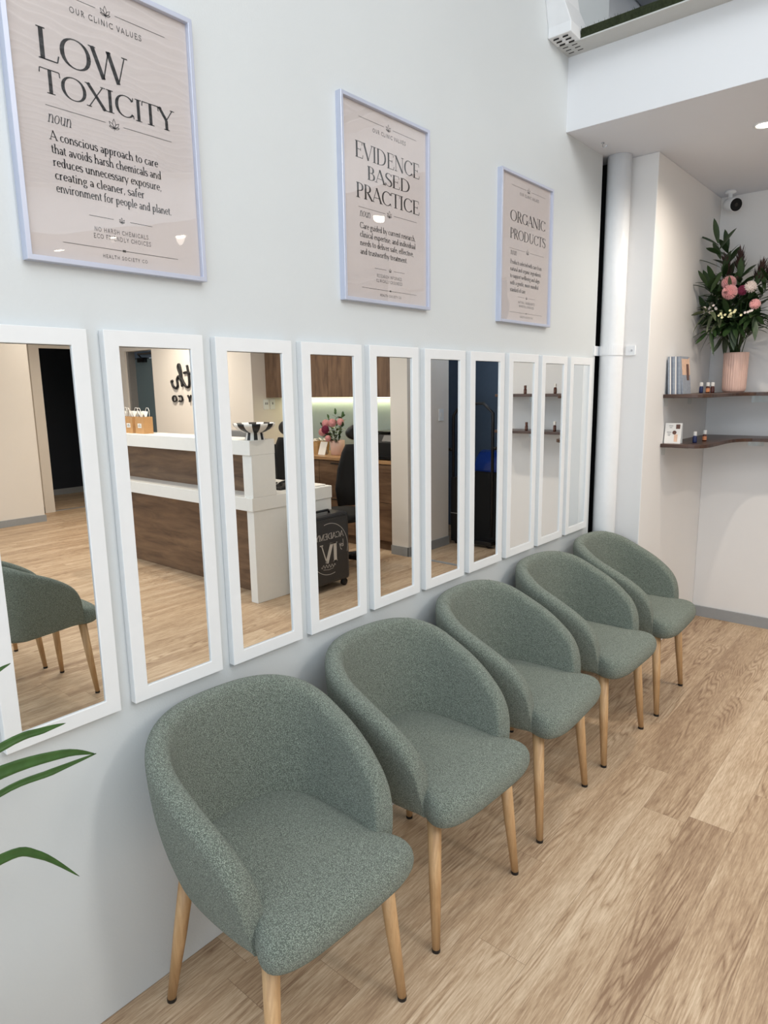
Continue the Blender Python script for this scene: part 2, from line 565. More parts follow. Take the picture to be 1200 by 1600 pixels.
# ------------------------------------------------------------------ lettering (own stroke-built alphabet)
GL = {
    'A': (.76, "l 0.03 0 .36 1 n;l .34 1 .72 0 k;l .14 .32 .6 .32 n;s .03 0 .12;s .72 0 .13"),
    'B': (.68, "l .15 0 .15 1 k;l .03 .985 .32 .985 n;a .32 .755 .22 .23 -90 90;l .15 .525 .34 .525 n;a .34 .27 .27 .255 -90 90;l .03 .015 .34 .015 n"),
    'C': (.86, "a .47 .5 .42 .49 38 322;l .79 .8 .81 .98 n;l .79 .2 .81 .04 n"),
    'D': (.92, "l .15 0 .15 1 k;l .03 .985 .36 .985 n;l .03 .015 .36 .015 n;a .36 .5 .47 .485 -90 90"),
    'E': (.70, "l .15 0 .15 1 k;l .03 .985 .58 .985 n;l .15 .52 .47 .52 n;l .03 .015 .62 .015 n;l .58 .985 .59 .8 n;l .62 .015 .65 .22 n;l .47 .43 .47 .61 n"),
    'F': (.64, "l .15 0 .15 1 k;l .03 .985 .58 .985 n;l .15 .52 .47 .52 n;s .15 0 .13;l .58 .985 .59 .8 n"),
    'G': (.92, "a .47 .5 .42 .49 38 330;l .8 .06 .8 .42 k;s .8 .42 .12;l .79 .8 .81 .98 n"),
    'H': (.92, "l .15 0 .15 1 k;l .77 0 .77 1 k;l .15 .51 .77 .51 n;s .15 0 .12;s .15 1 .12;s .77 0 .12;s .77 1 .12"),
    'I': (.34, "l .17 0 .17 1 k;s .17 0 .14;s .17 1 .14"),
    'L': (.66, "l .15 0 .15 1 k;s .15 1 .13;l .03 .015 .58 .015 n;l .58 .015 .63 .24 n"),
    'M': (1.06, "l .12 0 .14 1 n;l .14 1 .53 0 k;l .53 0 .9 1 n;l .9 0 .9 1 k;s .12 0 .1;s .9 0 .13;s .9 1 .1;s .1 1 .1"),
    'N': (.88, "l .13 0 .13 1 n;l .11 1 .75 0 k;l .75 0 .75 1 n;s .13 0 .11;s .07 1 .09;s .75 1 .11"),
    'O': (1.0, "a .5 .5 .46 .49 0 360"),
    'P': (.62, "l .15 0 .15 1 k;l .03 .985 .32 .985 n;a .32 .735 .26 .25 -90 90;l .15 .485 .32 .485 n;s .15 0 .14"),
    'R': (.72, "l .15 0 .15 1 k;l .03 .985 .32 .985 n;a .32 .745 .25 .24 -90 90;l .15 .505 .32 .505 n;s .15 0 .13;l .32 .5 .68 0 k;s .7 0 .08"),
    'S': (.62, "b .54 .8 .48 1.06 .1 1.04 .1 .76 n n k;b .1 .76 .1 .52 .56 .52 .56 .25 k k k;b .56 .25 .56 -.06 .14 -.06 .06 .22 k n n;l .54 .78 .55 .98 n;l .06 .02 .06 .24 n"),
    'T': (.74, "l .37 0 .37 1 k;l .02 .985 .72 .985 n;l .02 .985 .0 .78 n;l .72 .985 .74 .78 n;s .37 0 .15"),
    'U': (.84, "l .14 1 .14 .34 k;a .41 .34 .27 .34 180 360;l .68 .34 .68 1 n;s .14 1 .13;s .68 1 .11"),
    'V': (.76, "l .04 1 .4 0 k;l .4 0 .72 1 n;s .04 1 .13;s .72 1 .1"),
    'W': (1.16, "l .04 1 .36 0 k;l .36 0 .58 1 n;l .56 1 .86 0 k;l .86 0 1.12 1 n;s .04 1 .12;s .58 1 .08;s 1.12 1 .1"),
    'X': (.76, "l .06 1 .7 0 k;l .66 1 .06 0 n;s .06 1 .11;s .7 0 .12;s .66 1 .1;s .06 0 .1"),
    'Y': (.70, "l .04 1 .36 .46 k;l .66 1 .36 .46 n;l .36 0 .36 .46 k;s .36 0 .13;s .04 1 .12;s .66 1 .1"),
    'a': (.46, "a .21 .17 .17 .17 0 360;l .37 .02 .37 .42 k;a .2 .43 .17 .18 0 150;l .37 .02 .44 .03 n"),
    'b': (.56, "l .12 0 .12 1 k;a .3 .31 .2 .31 0 360;s .08 1 .06"),
    'c': (.47, "a .27 .31 .22 .31 48 318"),
    'd': (.57, "a .25 .31 .2 .31 0 360;l .44 0 .44 1 k;s .4 1 .06;s .48 0 .05"),
    'e': (.50, "a .27 .31 .22 .31 0 316;l .06 .34 .48 .34 n"),
    'f': (.33, "l .14 0 .14 .82 k;a .28 .82 .14 .18 50 180;l .03 .6 .3 .6 n;s .14 0 .1"),
    'g': (.50, "a .24 .4 .18 .21 0 360;a .25 -.14 .22 .15 0 360;l .16 .22 .12 .03 n;l .38 .55 .5 .6 n"),
    'h': (.58, "l .12 0 .12 1 k;a .29 .38 .17 .24 0 170;l .46 0 .46 .4 k;s .12 0 .1;s .46 0 .1;s .08 1 .06"),
    'i': (.26, "l .13 0 .13 .6 k;s .13 0 .1;s .09 .6 .06;d .13 .84 .065"),
    'l': (.26, "l .13 0 .13 1 k;s .13 0 .1;s .09 1 .06"),
    'm': (.86, "l .12 0 .12 .6 k;a .27 .4 .15 .22 0 170;l .42 0 .42 .42 k;a .58 .4 .15 .22 0 170;l .73 0 .73 .42 k;s .12 0 .09;s .42 0 .09;s .73 0 .09;s .08 .6 .06"),
    'n': (.58, "l .12 0 .12 .6 k;a .29 .38 .17 .24 0 170;l .46 0 .46 .4 k;s .12 0 .1;s .46 0 .1;s .08 .6 .06"),
    'o': (.56, "a .28 .31 .24 .31 0 360"),
    'p': (.56, "l .12 -.32 .12 .6 k;a .3 .31 .2 .31 0 360;s .12 -.32 .1;s .08 .6 .06"),
    'r': (.39, "l .12 0 .12 .6 k;a .28 .4 .16 .22 50 170;s .12 0 .1;s .08 .6 .06"),
    's': (.41, "b .33 .5 .29 .66 .06 .64 .06 .47 n n k;b .06 .47 .06 .32 .35 .32 .35 .16 k k k;b .35 .16 .35 -.04 .09 -.04 .04 .13 k n n"),
    't': (.33, "l .14 .1 .14 .8 k;a .25 .12 .11 .12 180 300;l .02 .6 .3 .6 n"),
    'u': (.58, "l .12 .2 .12 .6 k;a .28 .2 .16 .2 180 350;l .46 0 .46 .6 k;s .08 .6 .06;s .42 .6 .06;s .5 0 .05"),
    'v': (.50, "l .03 .6 .26 0 k;l .26 0 .46 .6 n;s .03 .6 .08;s .46 .6 .07"),
    'w': (.74, "l .03 .6 .23 0 k;l .23 0 .37 .6 n;l .36 .6 .54 0 k;l .54 0 .71 .6 n;s .03 .6 .08;s .71 .6 .07"),
    'x': (.50, "l .04 .6 .44 0 k;l .43 .6 .05 0 n;s .04 .6 .07;s .44 0 .08"),
    'y': (.50, "l .03 .6 .27 0 k;l .46 .6 .15 -.3 n;s .03 .6 .08;s .46 .6 .07"),
    '.': (.24, "d .1 .05 .06"), ',': (.24, "d .1 .05 .06;l .13 .05 .07 -.14 n"), ' ': (.28, ""),
}


def glyph_quads(ch, T, t, serif=True):
    adv, code = GL[ch]
    W_ = {'k': T, 'n': t}
    out = []

    def ribbon(pts, ws):
        L_, R_ = [], []
        for i, p in enumerate(pts):
            a, b = pts[max(i - 1, 0)], pts[min(i + 1, len(pts) - 1)]
            dx, dy = b[0] - a[0], b[1] - a[1]
            d = math.hypot(dx, dy) or 1
            nx, ny = -dy / d, dx / d
            w = ws[i] / 2
            L_.append((p[0] + nx * w, p[1] + ny * w))
            R_.append((p[0] - nx * w, p[1] - ny * w))
        for i in range(len(pts) - 1):
            out.append((L_[i], L_[i + 1], R_[i + 1], R_[i]))
    for c in filter(None, code.split(';')):
        p = c.split()
        v = [float(q) for q in p[1:] if q not in 'kn']
        if p[0] == 'l':
            w = W_[p[-1]]
            ribbon([(v[0], v[1]), (v[2], v[3])], [w, w])
        elif p[0] == 'a':
            cx, cy, rx, ry, a0, a1 = v
            n = max(6, int(abs(a1 - a0) / 15))
            pts, ws = [], []
            for i in range(n + 1):
                a = math.radians(a0 + (a1 - a0) * i / n)
                w = t + (T - t) * abs(math.cos(a)) ** 1.7
                pts.append((cx + (rx - w * 0.35) * math.cos(a), cy + (ry - t * 0.4) * math.sin(a)))
                ws.append(w)
            ribbon(pts, ws)
        elif p[0] == 'b':
            w3 = [W_[q] for q in p[9:12]]
            pts = [bez(v[0:2], v[2:4], v[4:6], v[6:8], i / 9) for i in range(10)]
            ws = [w3[0] + (w3[1] - w3[0]) * i / 4.5 if i < 4.5 else w3[1] + (w3[2] - w3[1]) * (i - 4.5) / 4.5 for i in range(10)]
            ribbon(pts, ws)
        elif p[0] == 's' and serif:
            x, y, h = v
            yy = y + (t / 2 if y <= 0.001 else -t / 2)
            ribbon([(x - h, yy), (x + h, yy)], [t, t])
        elif p[0] == 'd':
            x, y, r_ = v
            out.append(tuple((x + r_ * math.cos(k * PI / 3), y + r_ * math.sin(k * PI / 3)) for k in range(6)))
    return adv, out


def write(bm, text, u0, u1, v0, cap, place, T=.12, t=.034, serif=True, track=0.0, shear=0.0, fit=True):
    """write text from u0 to u1 on a baseline v0; place(u, v) gives the 3D point"""
    x, quads = 0.0, []
    for ch in text:
        adv, q = glyph_quads(ch, T, t, serif)
        for poly in q:
            quads.append([(x + a + shear * b, b) for a, b in poly])
        x += adv + track
    x -= track
    sx = (u1 - u0) / x if fit else cap
    for poly in quads:
        vs = [bm.verts.new(place(u0 + a * sx, v0 + b * cap)) for a, b in poly]
        try:
            bm.faces.new(vs)
        except ValueError:
            pass
    return bm


def strokes(bm, pts, w, place):
    for a, b in zip(pts, pts[1:]):
        dx, dy = b[0] - a[0], b[1] - a[1]
        d = math.hypot(dx, dy) or 1
        nx, ny = -dy / d * w / 2, dx / d * w / 2
        ex, ey = dx / d * w * .3, dy / d * w * .3
        q = [(a[0] + nx - ex, a[1] + ny - ey), (b[0] + nx + ex, b[1] + ny + ey), (b[0] - nx + ex, b[1] - ny + ey), (a[0] - nx - ex, a[1] - ny - ey)]
        bm.faces.new([bm.verts.new(place(*p)) for p in q])


def leaf_mark(bm, u, v, h, w, place):
    for ang, L_ in ((90, 1.0), (48, .85), (132, .85), (15, .6), (165, .6)):
        a = math.radians(ang)
        dx, dy = math.cos(a), math.sin(a)
        p1, p2 = [], []
        for i in range(9):
            s = i / 8
            wd = .17 * math.sin(PI * s) ** 1.1 * L_
            p1.append((u + (dx * s * L_ - dy * wd) * h, v - h * .4 + (dy * s * L_ + dx * wd) * h))
            p2.append((u + (dx * s * L_ + dy * wd) * h, v - h * .4 + (dy * s * L_ - dx * wd) * h))
        strokes(bm, p1, w, place)
        strokes(bm, p2, w, place)
    strokes(bm, [(u, v - h * .62), (u, v - h * .3)], w, place)


# ------------------------------------------------------------------ the setting
SOFF = 2.72
struct('floor', bx(-0.35, 9.8, -3.0, 7.2, -0.06, 0.0), 'floor', 'pale oak plank vinyl floor running along the chairs')
struct('wall_left', bx(-0.13, 0.0, -3.0, 3.512, 0.0, 4.7), 'wall', 'white painted wall hung with mirrors and posters', 0.004)
b_ = bx(0.02, 0.235, 3.64, 4.90, 0.0, SOFF)
struct('wall_column', b_, 'wallc', 'white wall nib behind the white downpipe', 0.004)
b_ = bx(-0.34, -0.30, 3.34, 3.70, 0.0, SOFF)  # recess panels near black, standing for the shade inside the gap
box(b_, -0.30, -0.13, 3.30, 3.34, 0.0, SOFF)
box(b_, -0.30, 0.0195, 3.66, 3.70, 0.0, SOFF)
struct('wall_recess', b_, 'dark', 'recess between the white wall and the downpipe, coloured dark for its shade')
b_ = bx(0.235, 1.31, 4.78, 4.90, 0.0, SOFF)
box(b_, 1.31, 2.38, 4.78, 4.90, 2.42, SOFF)
struct('wall_back', b_, 'wallc', 'warm white back wall carrying the corner shelves', 0.003)
struct('wall_partition', bx(2.38, 2.585, 4.87, 5.53, 0, SOFF), 'wallb', 'white wall end beside the back counter', 0.003)
b_ = bx(0.1, 4.7, 6.35, 6.45, 0, SOFF)
box(b_, 0.1, 0.2, 4.9, 6.35, 0, SOFF)
box(b_, 3.3, 3.4, 5.57, 6.35, 0, SOFF)
struct('wall_treatment', b_, 'navy', 'navy painted walls of the dim room behind')
b_ = bx(2.585, 4.61, 5.47, 5.56, 0, SOFF)
struct('wall_alcove', b_, 'wallb', 'white wall behind the back counter')
b_ = bx(4.595, 6.62, 4.87, 5.60, 0, SOFF)
struct('wall_sign', b_, 'wallb', 'cream wall carrying black raised lettering', 0.003)
b_ = bx(6.62, 7.30, 4.87, 4.99, 2.13, SOFF)
box(b_, 7.30, 7.78, 4.87, 4.99, 0, SOFF)
struct('wall_corridor', b_, 'wallb', 'cream wall above the blue grey door')
b_ = bx(7.174, 7.78, -3.0, 3.55, 0, 4.7)
struct('wall_right', b_, 'wallb', 'cream wall across the room seen in the nearest mirror', 0.003)
b_ = bx(7.78, 7.9, 3.4, 3.93, 0, SOFF)
box(b_, 7.78, 7.9, 3.93, 4.78, 2.18, SOFF)
box(b_, 7.78, 7.9, 4.78, 5.0, 0, SOFF)
struct('wall_recess_end', b_, 'wallb', 'cream wall around the dark doorway')
b_ = bx(9.3, 9.4, 3.2, 5.6, 0, SOFF)
box(b_, 7.9, 9.3, 3.2, 3.3, 0, SOFF)
box(b_, 7.9, 9.3, 5.5, 5.6, 0, SOFF)
struct('wall_storeroom', b_, 'night', 'dark navy walls of the unlit room')
b_ = bx(6.5, 7.9, 6.3, 6.4, 0, SOFF)
struct('wall_corridor_end', b_, 'navy', 'dark wall at the end of the corridor')

# curved bulkhead, lower ceiling and ledge
EDGE = [(-0.0, 3.09), (1.5, 3.09)] + [bez((1.5, 3.09), (2.4, 3.09), (2.9, 2.85), (3.8, 2.30), i / 12)[:2] for i in range(1, 13)] + \
       [(4.6, 1.80), (5.6, 1.15), (6.6, 0.5), (7.174, 0.1)]


def off_edge(d):
    out = []
    for i, p in enumerate(EDGE):
        a, b = EDGE[max(i - 1, 0)], EDGE[min(i + 1, len(EDGE) - 1)]
        dx, dy = b[0] - a[0], b[1] - a[1]
        L_ = math.hypot(dx, dy)
        out.append((p[0] + dy / L_ * d, p[1] - dx / L_ * d))
    return out


poly = EDGE + [(9.8, 0.1), (9.8, 7.2), (-0.35, 7.2), (-0.35, 3.52), (0.0, 3.50)]
struct('ceiling', prism(B(), poly, SOFF, SOFF + 0.05), 'ceil', 'flat plaster ceiling over the back of the room')
inner = off_edge(-0.06)
struct('wall_bulkhead', prism(B(), off_edge(0.0015) + inner[::-1], SOFF + 0.0006, 3.03), 'bulk', 'white bulkhead face above the lower ceiling')
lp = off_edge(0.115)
struct('trim_1', prism(B(), lp + off_edge(-0.7)[::-1], 3.0301, 3.036), 'ledge', 'white ledge on top of the bulkhead, greyed to stand for shade')
roofb = bx(-0.35, 9.8, -3.0, 7.2, 4.70, 4.76)
struct('ceiling_roof', roofb, 'roof', 'silver metal roof sheets high above')
roofr = B()
for k in range(56):
    box(roofr, -0.2 + k * 0.175, -0.17 + k * 0.175, -3.0, 7.2, 4.665, 4.6995)
struct('trim_4', roofr, 'frame', 'white roof battens under the silver sheets')
b_ = bx(-0.35, -0.25, 3.0, 7.2, SOFF, 4.7)
box(b_, -0.35, 9.8, 7.1, 7.2, SOFF, 4.7)
struct('wall_upper', b_, 'bulk', 'upper walls around the roof void')
# shopfront wall with two wide panes' openings
b_ = bx(-0.13, 7.3, -3.1, -3.0, 0, 0.12)
for xx in (-0.13, 2.3, 4.7, 7.2):
    box(b_, xx, xx + 0.1, -3.1, -3.0, 0.12, 3.7)
box(b_, -0.13, 7.3, -3.1, -3.0, 3.7, 4.7)
struct('window_1', b_, 'frame', 'white shopfront window frame at the street side')
# skirtings
struct('baseboard_back', bx(0.235, 1.31, 4.768, 4.781, 0, 0.072), 'skirt', 'grey skirting along the back wall')
b_ = bx(2.372, 2.585, 4.858, 4.871, 0, 0.088)
box(b_, 2.368, 2.381, 4.858, 5.53, 0, 0.088)
struct('baseboard_partition', b_, 'skirt', 'grey skirting around the white wall end')
b_ = bx(7.162, 7.175, -3.0, 3.55, 0, 0.083)
box(b_, 7.162, 7.78, 3.55, 3.562, 0, 0.083)
box(b_, 7.768, 7.781, 3.56, 3.82, 0, 0.083)
struct('baseboard_right', b_, 'skirt', 'grey skirting under the cream wall across the room')
struct('baseboard_storeroom', bx(9.285, 9.301, 3.3, 5.5, 0, 0.09), 'skirt', 'grey skirting in the unlit room')
struct('trim_2', bx(1.31, 2.38, 4.86, 4.90, 0.0, 0.006), 'skirt', 'metal threshold strip across the opening')
struct('trim_3', bx(7.79, 7.83, 3.93, 4.78, 0.0, 0.006), 'skirt', 'metal threshold strip at the dark doorway')

# dark doorway surround and the blue grey door
b_ = bx(7.745, 7.779, 3.80, 3.93, 0, 2.28)
box(b_, 7.745, 7.779, 3.93, 4.78, 2.17, 2.28)
box(b_, 7.745, 7.779, 4.78, 4.87, 0, 2.28)
struct('door_1', b_, 'wallb', 'cream architrave around the dark doorway', 0.002)
d2 = thing('door_2', 'blue grey door with an arm closer beside the cream sign wall', 'door', (6.95, 5.02, 0))
d2['kind'] = 'structure'
obj('door_panel', bx(6.63, 7.28, 5.0, 5.04, 0.005, 2.03), 'door', d2, bevel=0.002)
obj('overpanel', bx(6.63, 7.28, 5.0, 5.04, 2.04, 2.13), 'navy', d2)
b_ = bx(7.255, 7.30, 4.90, 5.0, 0, 2.13)
box(b_, 6.62, 6.65, 4.99, 5.0, 0, 2.13)
obj('door_frame', b_, 'greyd', d2)
b_ = tube(B(), [(6.72, 4.96, 2.09), (6.93, 4.86, 2.08), (7.03, 4.98, 2.02)], 0.012, 8)
box(b_, 6.95, 7.12, 4.95, 5.0, 1.98, 2.04)
obj('door_closer', b_, 'blackm', d2)

# ------------------------------------------------------------------ mirrors
MP, MW, MZ0, MZ1, FWID = 0.30003, 0.2625, 0.8205, 1.7205, 0.0405


def make_mirror():
    r = thing('wall_mirror', '', 'mirror', (0, 0, MZ0), 'white framed mirrors in a row on the wall')
    b = B()
    x0, x1 = 0.0, 0.022
    w, h, f = MW, MZ1 - MZ0, 0.036
    outer = [(0, 0), (w, 0), (w, h), (0, h)]
    inn = [(f, f), (w - f, f), (w - f, h - f), (f, h - f)]
    vs = {}
    for tagk, pl_ in (('o', outer), ('i', inn)):
        for xk, x in ((0, x0), (1, x1)):
            vs[tagk, xk] = [b.verts.new((x, p[0], MZ0 + p[1])) for p in pl_]
    for i in range(4):
        j = (i + 1) % 4
        b.faces.new((vs['o', 1][i], vs['o', 1][j], vs['i', 1][j], vs['i', 1][i]))
        b.faces.new((vs['o', 0][j], vs['o', 0][i], vs['i', 0][i], vs['i', 0][j]))
        b.faces.new((vs['o', 0][i], vs['o', 0][j], vs['o', 1][j], vs['o', 1][i]))
        b.faces.new((vs['i', 0][j], vs['i', 0][i], vs['i', 1][i], vs['i', 1][j]))
    obj('mirror_frame', b, 'frame', r, bevel=0.0015)
    obj('mirror_glass', bx(0.006, 0.0165, f + .0012, w - f - .0012, MZ0 + f + .0012, MZ1 - f - .0012), 'mirror', r)
    obj('backing', bx(0.003, 0.0058, f - .002, w - f + .002, MZ0 + f - .002, MZ1 - f + .002), 'dark', r)
    return r


m0 = make_mirror()
mlabels = [
    'first white framed mirror from the camera, cut by the frame edge, reflecting two green chairs',
    'white framed mirror reflecting paper bags and the wooden front of the desk',
    'white framed mirror reflecting the striped bowl on the white desk end',
    'white framed mirror reflecting the suitcase and a pink bouquet',
    'white framed mirror reflecting a printer and a white wall end',
    'white framed mirror reflecting a light switch and the left post of an arched trolley',
    'white framed mirror reflecting the blue drum in a navy room',
    'white framed mirror reflecting two shelf ends with one small bottle each',
    'white framed mirror second from the downpipe, reflecting shelf ends and a pale strip',
    'white framed mirror nearest the downpipe, reflecting only pale wall']
for k in range(10):
    o = m0 if k == 0 else copy_tree(m0)
    o.location = (0.0, 0.4743 + k * MP, MZ0 + (0.0015 if k % 3 == 1 else 0))
    o['label'] = mlabels[k]


# ------------------------------------------------------------------ posters
def poster(name_i, y0, y1, z0, z1, head, body, foot, label, heads, bodies, nounv, midv, lastf):
    r = thing('framed_poster', label, 'poster', (0, y0, z0), 'framed clinic value posters high on the wall')
    w, h, f = y1 - y0, z1 - z0, 0.011
    b = B()
    vs = {}
    prof = ((0, 'o', 0.0), (1, 'o', 0.022), (2, 'i', 0.022), (3, 'i', 0.008))
    pl_ = {'o': [(0, 0), (w, 0), (w, h), (0, h)], 'i': [(f, f), (w - f, f), (w - f, h - f), (f, h - f)]}
    rings = [[(x, y0 + p[0], z0 + p[1]) for p in pl_[kk]] for _, kk, x in prof]
    R = [[b.verts.new(q) for q in rr] for rr in rings]
    for i in range(4):
        j = (i + 1) % 4
        for a, c in zip(R, R[1:]):
            b.faces.new((a[i], a[j], c[j], c[i]))
    obj('poster_frame', b, 'alu', r, bevel=0.0012)
    obj('paper', bx(0.002, 0.010, y0 + f - .002, y0 + w - f + .002, z0 + f - .002, z0 + h - f + .002), 'paper', r)
    sx = w / 0.43
    sz = h / 0.593

    def P(u, v):
        return (0.0104, y0 + u * sx, z0 + v * sz)
    b = B()
    for t_, u0, u1, v, c in heads:
        write(b, t_, u0, u1, v, c, P, .135, .040)
    obj('heading', b, 'ink', r)
    b = B()
    for t_, u0, u1, v, c in bodies:
        write(b, t_, u0, u1, v, c, P, .135, .07)
    obj('body_text', b, 'ink', r)
    b = B()
    write(b, 'noun', .073 + lastf, .122 + lastf, nounv, .027, P, .10, .05, shear=.25)
    obj('word_class', b, 'inkg', r)
    b = B()
    write(b, 'OUR CLINIC VALUES', .140 + lastf, .301 + lastf, .505 + (.012 if lastf else 0), .0115, P, .13, .13, False, .25)
    for t_, u0, u1, v in foot:
        write(b, t_, u0, u1, v, .0095, P, .12, .12, False, .25)
    write(b, 'HEALTH SOCIETY CO', .167 + lastf * .6, .275 + lastf * .6, .026, .0075, P, .14, .14, False, .35)
    obj('small_capitals', b, 'inkg', r)
    b = B()
    c_ = .219 + lastf * .6
    tv = .534 + (.012 if lastf else 0)
    for u0, u1, v in ((c_ - .147, c_ - .02, midv), (c_ + .022, c_ + .142, midv), (c_ - .138, c_ - .022, tv), (c_ + .022, c_ + .142, tv),
                      (c_ - .138, c_ + .138, .046), (c_ - .075, c_ - .02, .111), (c_ + .02, c_ + .075, .111)):
        strokes(b, [(u0, v), (u1, v)], .0011, P)
    strokes(b, [(c_ - .0025, .046), (c_ + .0025, .046)], .005, P)
    leaf_mark(b, c_, midv, .020, .0011, P)
    leaf_mark(b, c_, tv, .019, .0011, P)
    leaf_mark(b, c_, .111, .011, .0009, P)
    obj('rules_and_leaf_marks', b, 'inkg', r)
    obj('glazing', bx(0.0125, 0.014, y0 + f - .001, y0 + w - f + .001, z0 + f - .001, z0 + h - f + .001), 'glaze', r)
    return r


poster(1, .628, 1.062, 1.853, 2.446, 0, 0,
       [('NO HARSH CHEMICALS.', .153, .285, .080), ('ECO FRIENDLY CHOICES', .150, .287, .0655)],
       'largest framed poster in view, nearest the camera, headed LOW TOXICITY',
       [('LOW', .066, .258, .397, .059), ('TOXICITY', .066, .370, .334, .046)],
       [('A conscious approach to care', .075, .321, .246, .0185), ('that avoids harsh chemicals and', .075, .327, .2205, .0185),
        ('reduces unnecessary exposure,', .076, .326, .1955, .0185), ('creating a cleaner, safer', .077, .280, .170, .0185),
        ('environment for people and planet.', .077, .349, .145, .0185)], .279, .311, 0.0)
poster(2, 1.568, 2.010, 1.855, 2.448, 0, 0,
       [('RESEARCH INFORMED.', .159, .289, .085), ('CLINICALLY GROUNDED.', .156, .291, .0695)],
       'middle framed poster, headed EVIDENCE BASED PRACTICE',
       [('EVIDENCE', .068, .386, .428, .047), ('BASED', .121, .335, .373, .040), ('PRACTICE', .069, .385, .312, .044)],
       [('Care guided by current research,', .083, .360, .2235, .0185), ('clinical expertise, and individual', .083, .360, .198, .0185),
        ('needs to deliver safe, effective,', .083, .350, .1725, .0185), ('and trustworthy treatment.', .083, .316, .1465, .0185)],
       .259, .286, 0.010)
poster(3, 2.492, 2.943, 1.848, 2.443, 0, 0,
       [('NATURAL INGREDIENTS,', .160, .302, .085), ('MINDFUL CHOICES', .168, .292, .0695)],
       'smallest framed poster in view, nearest the downpipe, headed ORGANIC PRODUCTS',
       [('ORGANIC', .083, .380, .408, .043), ('PRODUCTS', .085, .384, .340, .040)],
       [('Products selected with care from', .090, .355, .240, .0175), ('natural and organic ingredients', .091, .350, .2125, .0175),
        ('to support wellbeing and align', .091, .340, .185, .0175), ('with a gentle, more mindful', .092, .330, .157, .0175),
        ('standard of care.', .092, .220, .129, .0175)], .276, .300, 0.016)


# ------------------------------------------------------------------ chairs (local: faces +x)
RIM = [(-.27, .804), (-.255, .804), (-.22, .797), (-.17, .782), (-.13, .768), (-.075, .743), (-.02, .719), (.03, .697), (.07, .676), (.114, .648),
       (.150, .620), (.172, .594), (.188, .564), (.197, .530), (.201, .490), (.203, .45)]


def shell_path(n_side=11, n_arc=22):
    pts = []
    A_, Bh, xc = 0.262, 0.283, -0.03
    xs = [.203, .2015, .199, .194, .186, .173, .152, .122, .085, .045, .005]
    for x in xs:
        t = max(0, (x - xc)) / 0.22
        pts.append((x, -(Bh - 0.020 * t ** 1.6)))
    for k in range(1, n_arc):
        a = -PI / 2 - PI * k / n_arc
        ca, sa = math.cos(a), math.sin(a)
        e = 2 / 2.25
        pts.append((xc + A_ * 0.92 * math.copysign(abs(ca) ** e, ca), Bh * math.copysign(abs(sa) ** e, sa)))
    for x in reversed(xs):
        t = max(0, (x - xc)) / 0.22
        pts.append((x, (Bh - 0.020 * t ** 1.6)))
    return pts


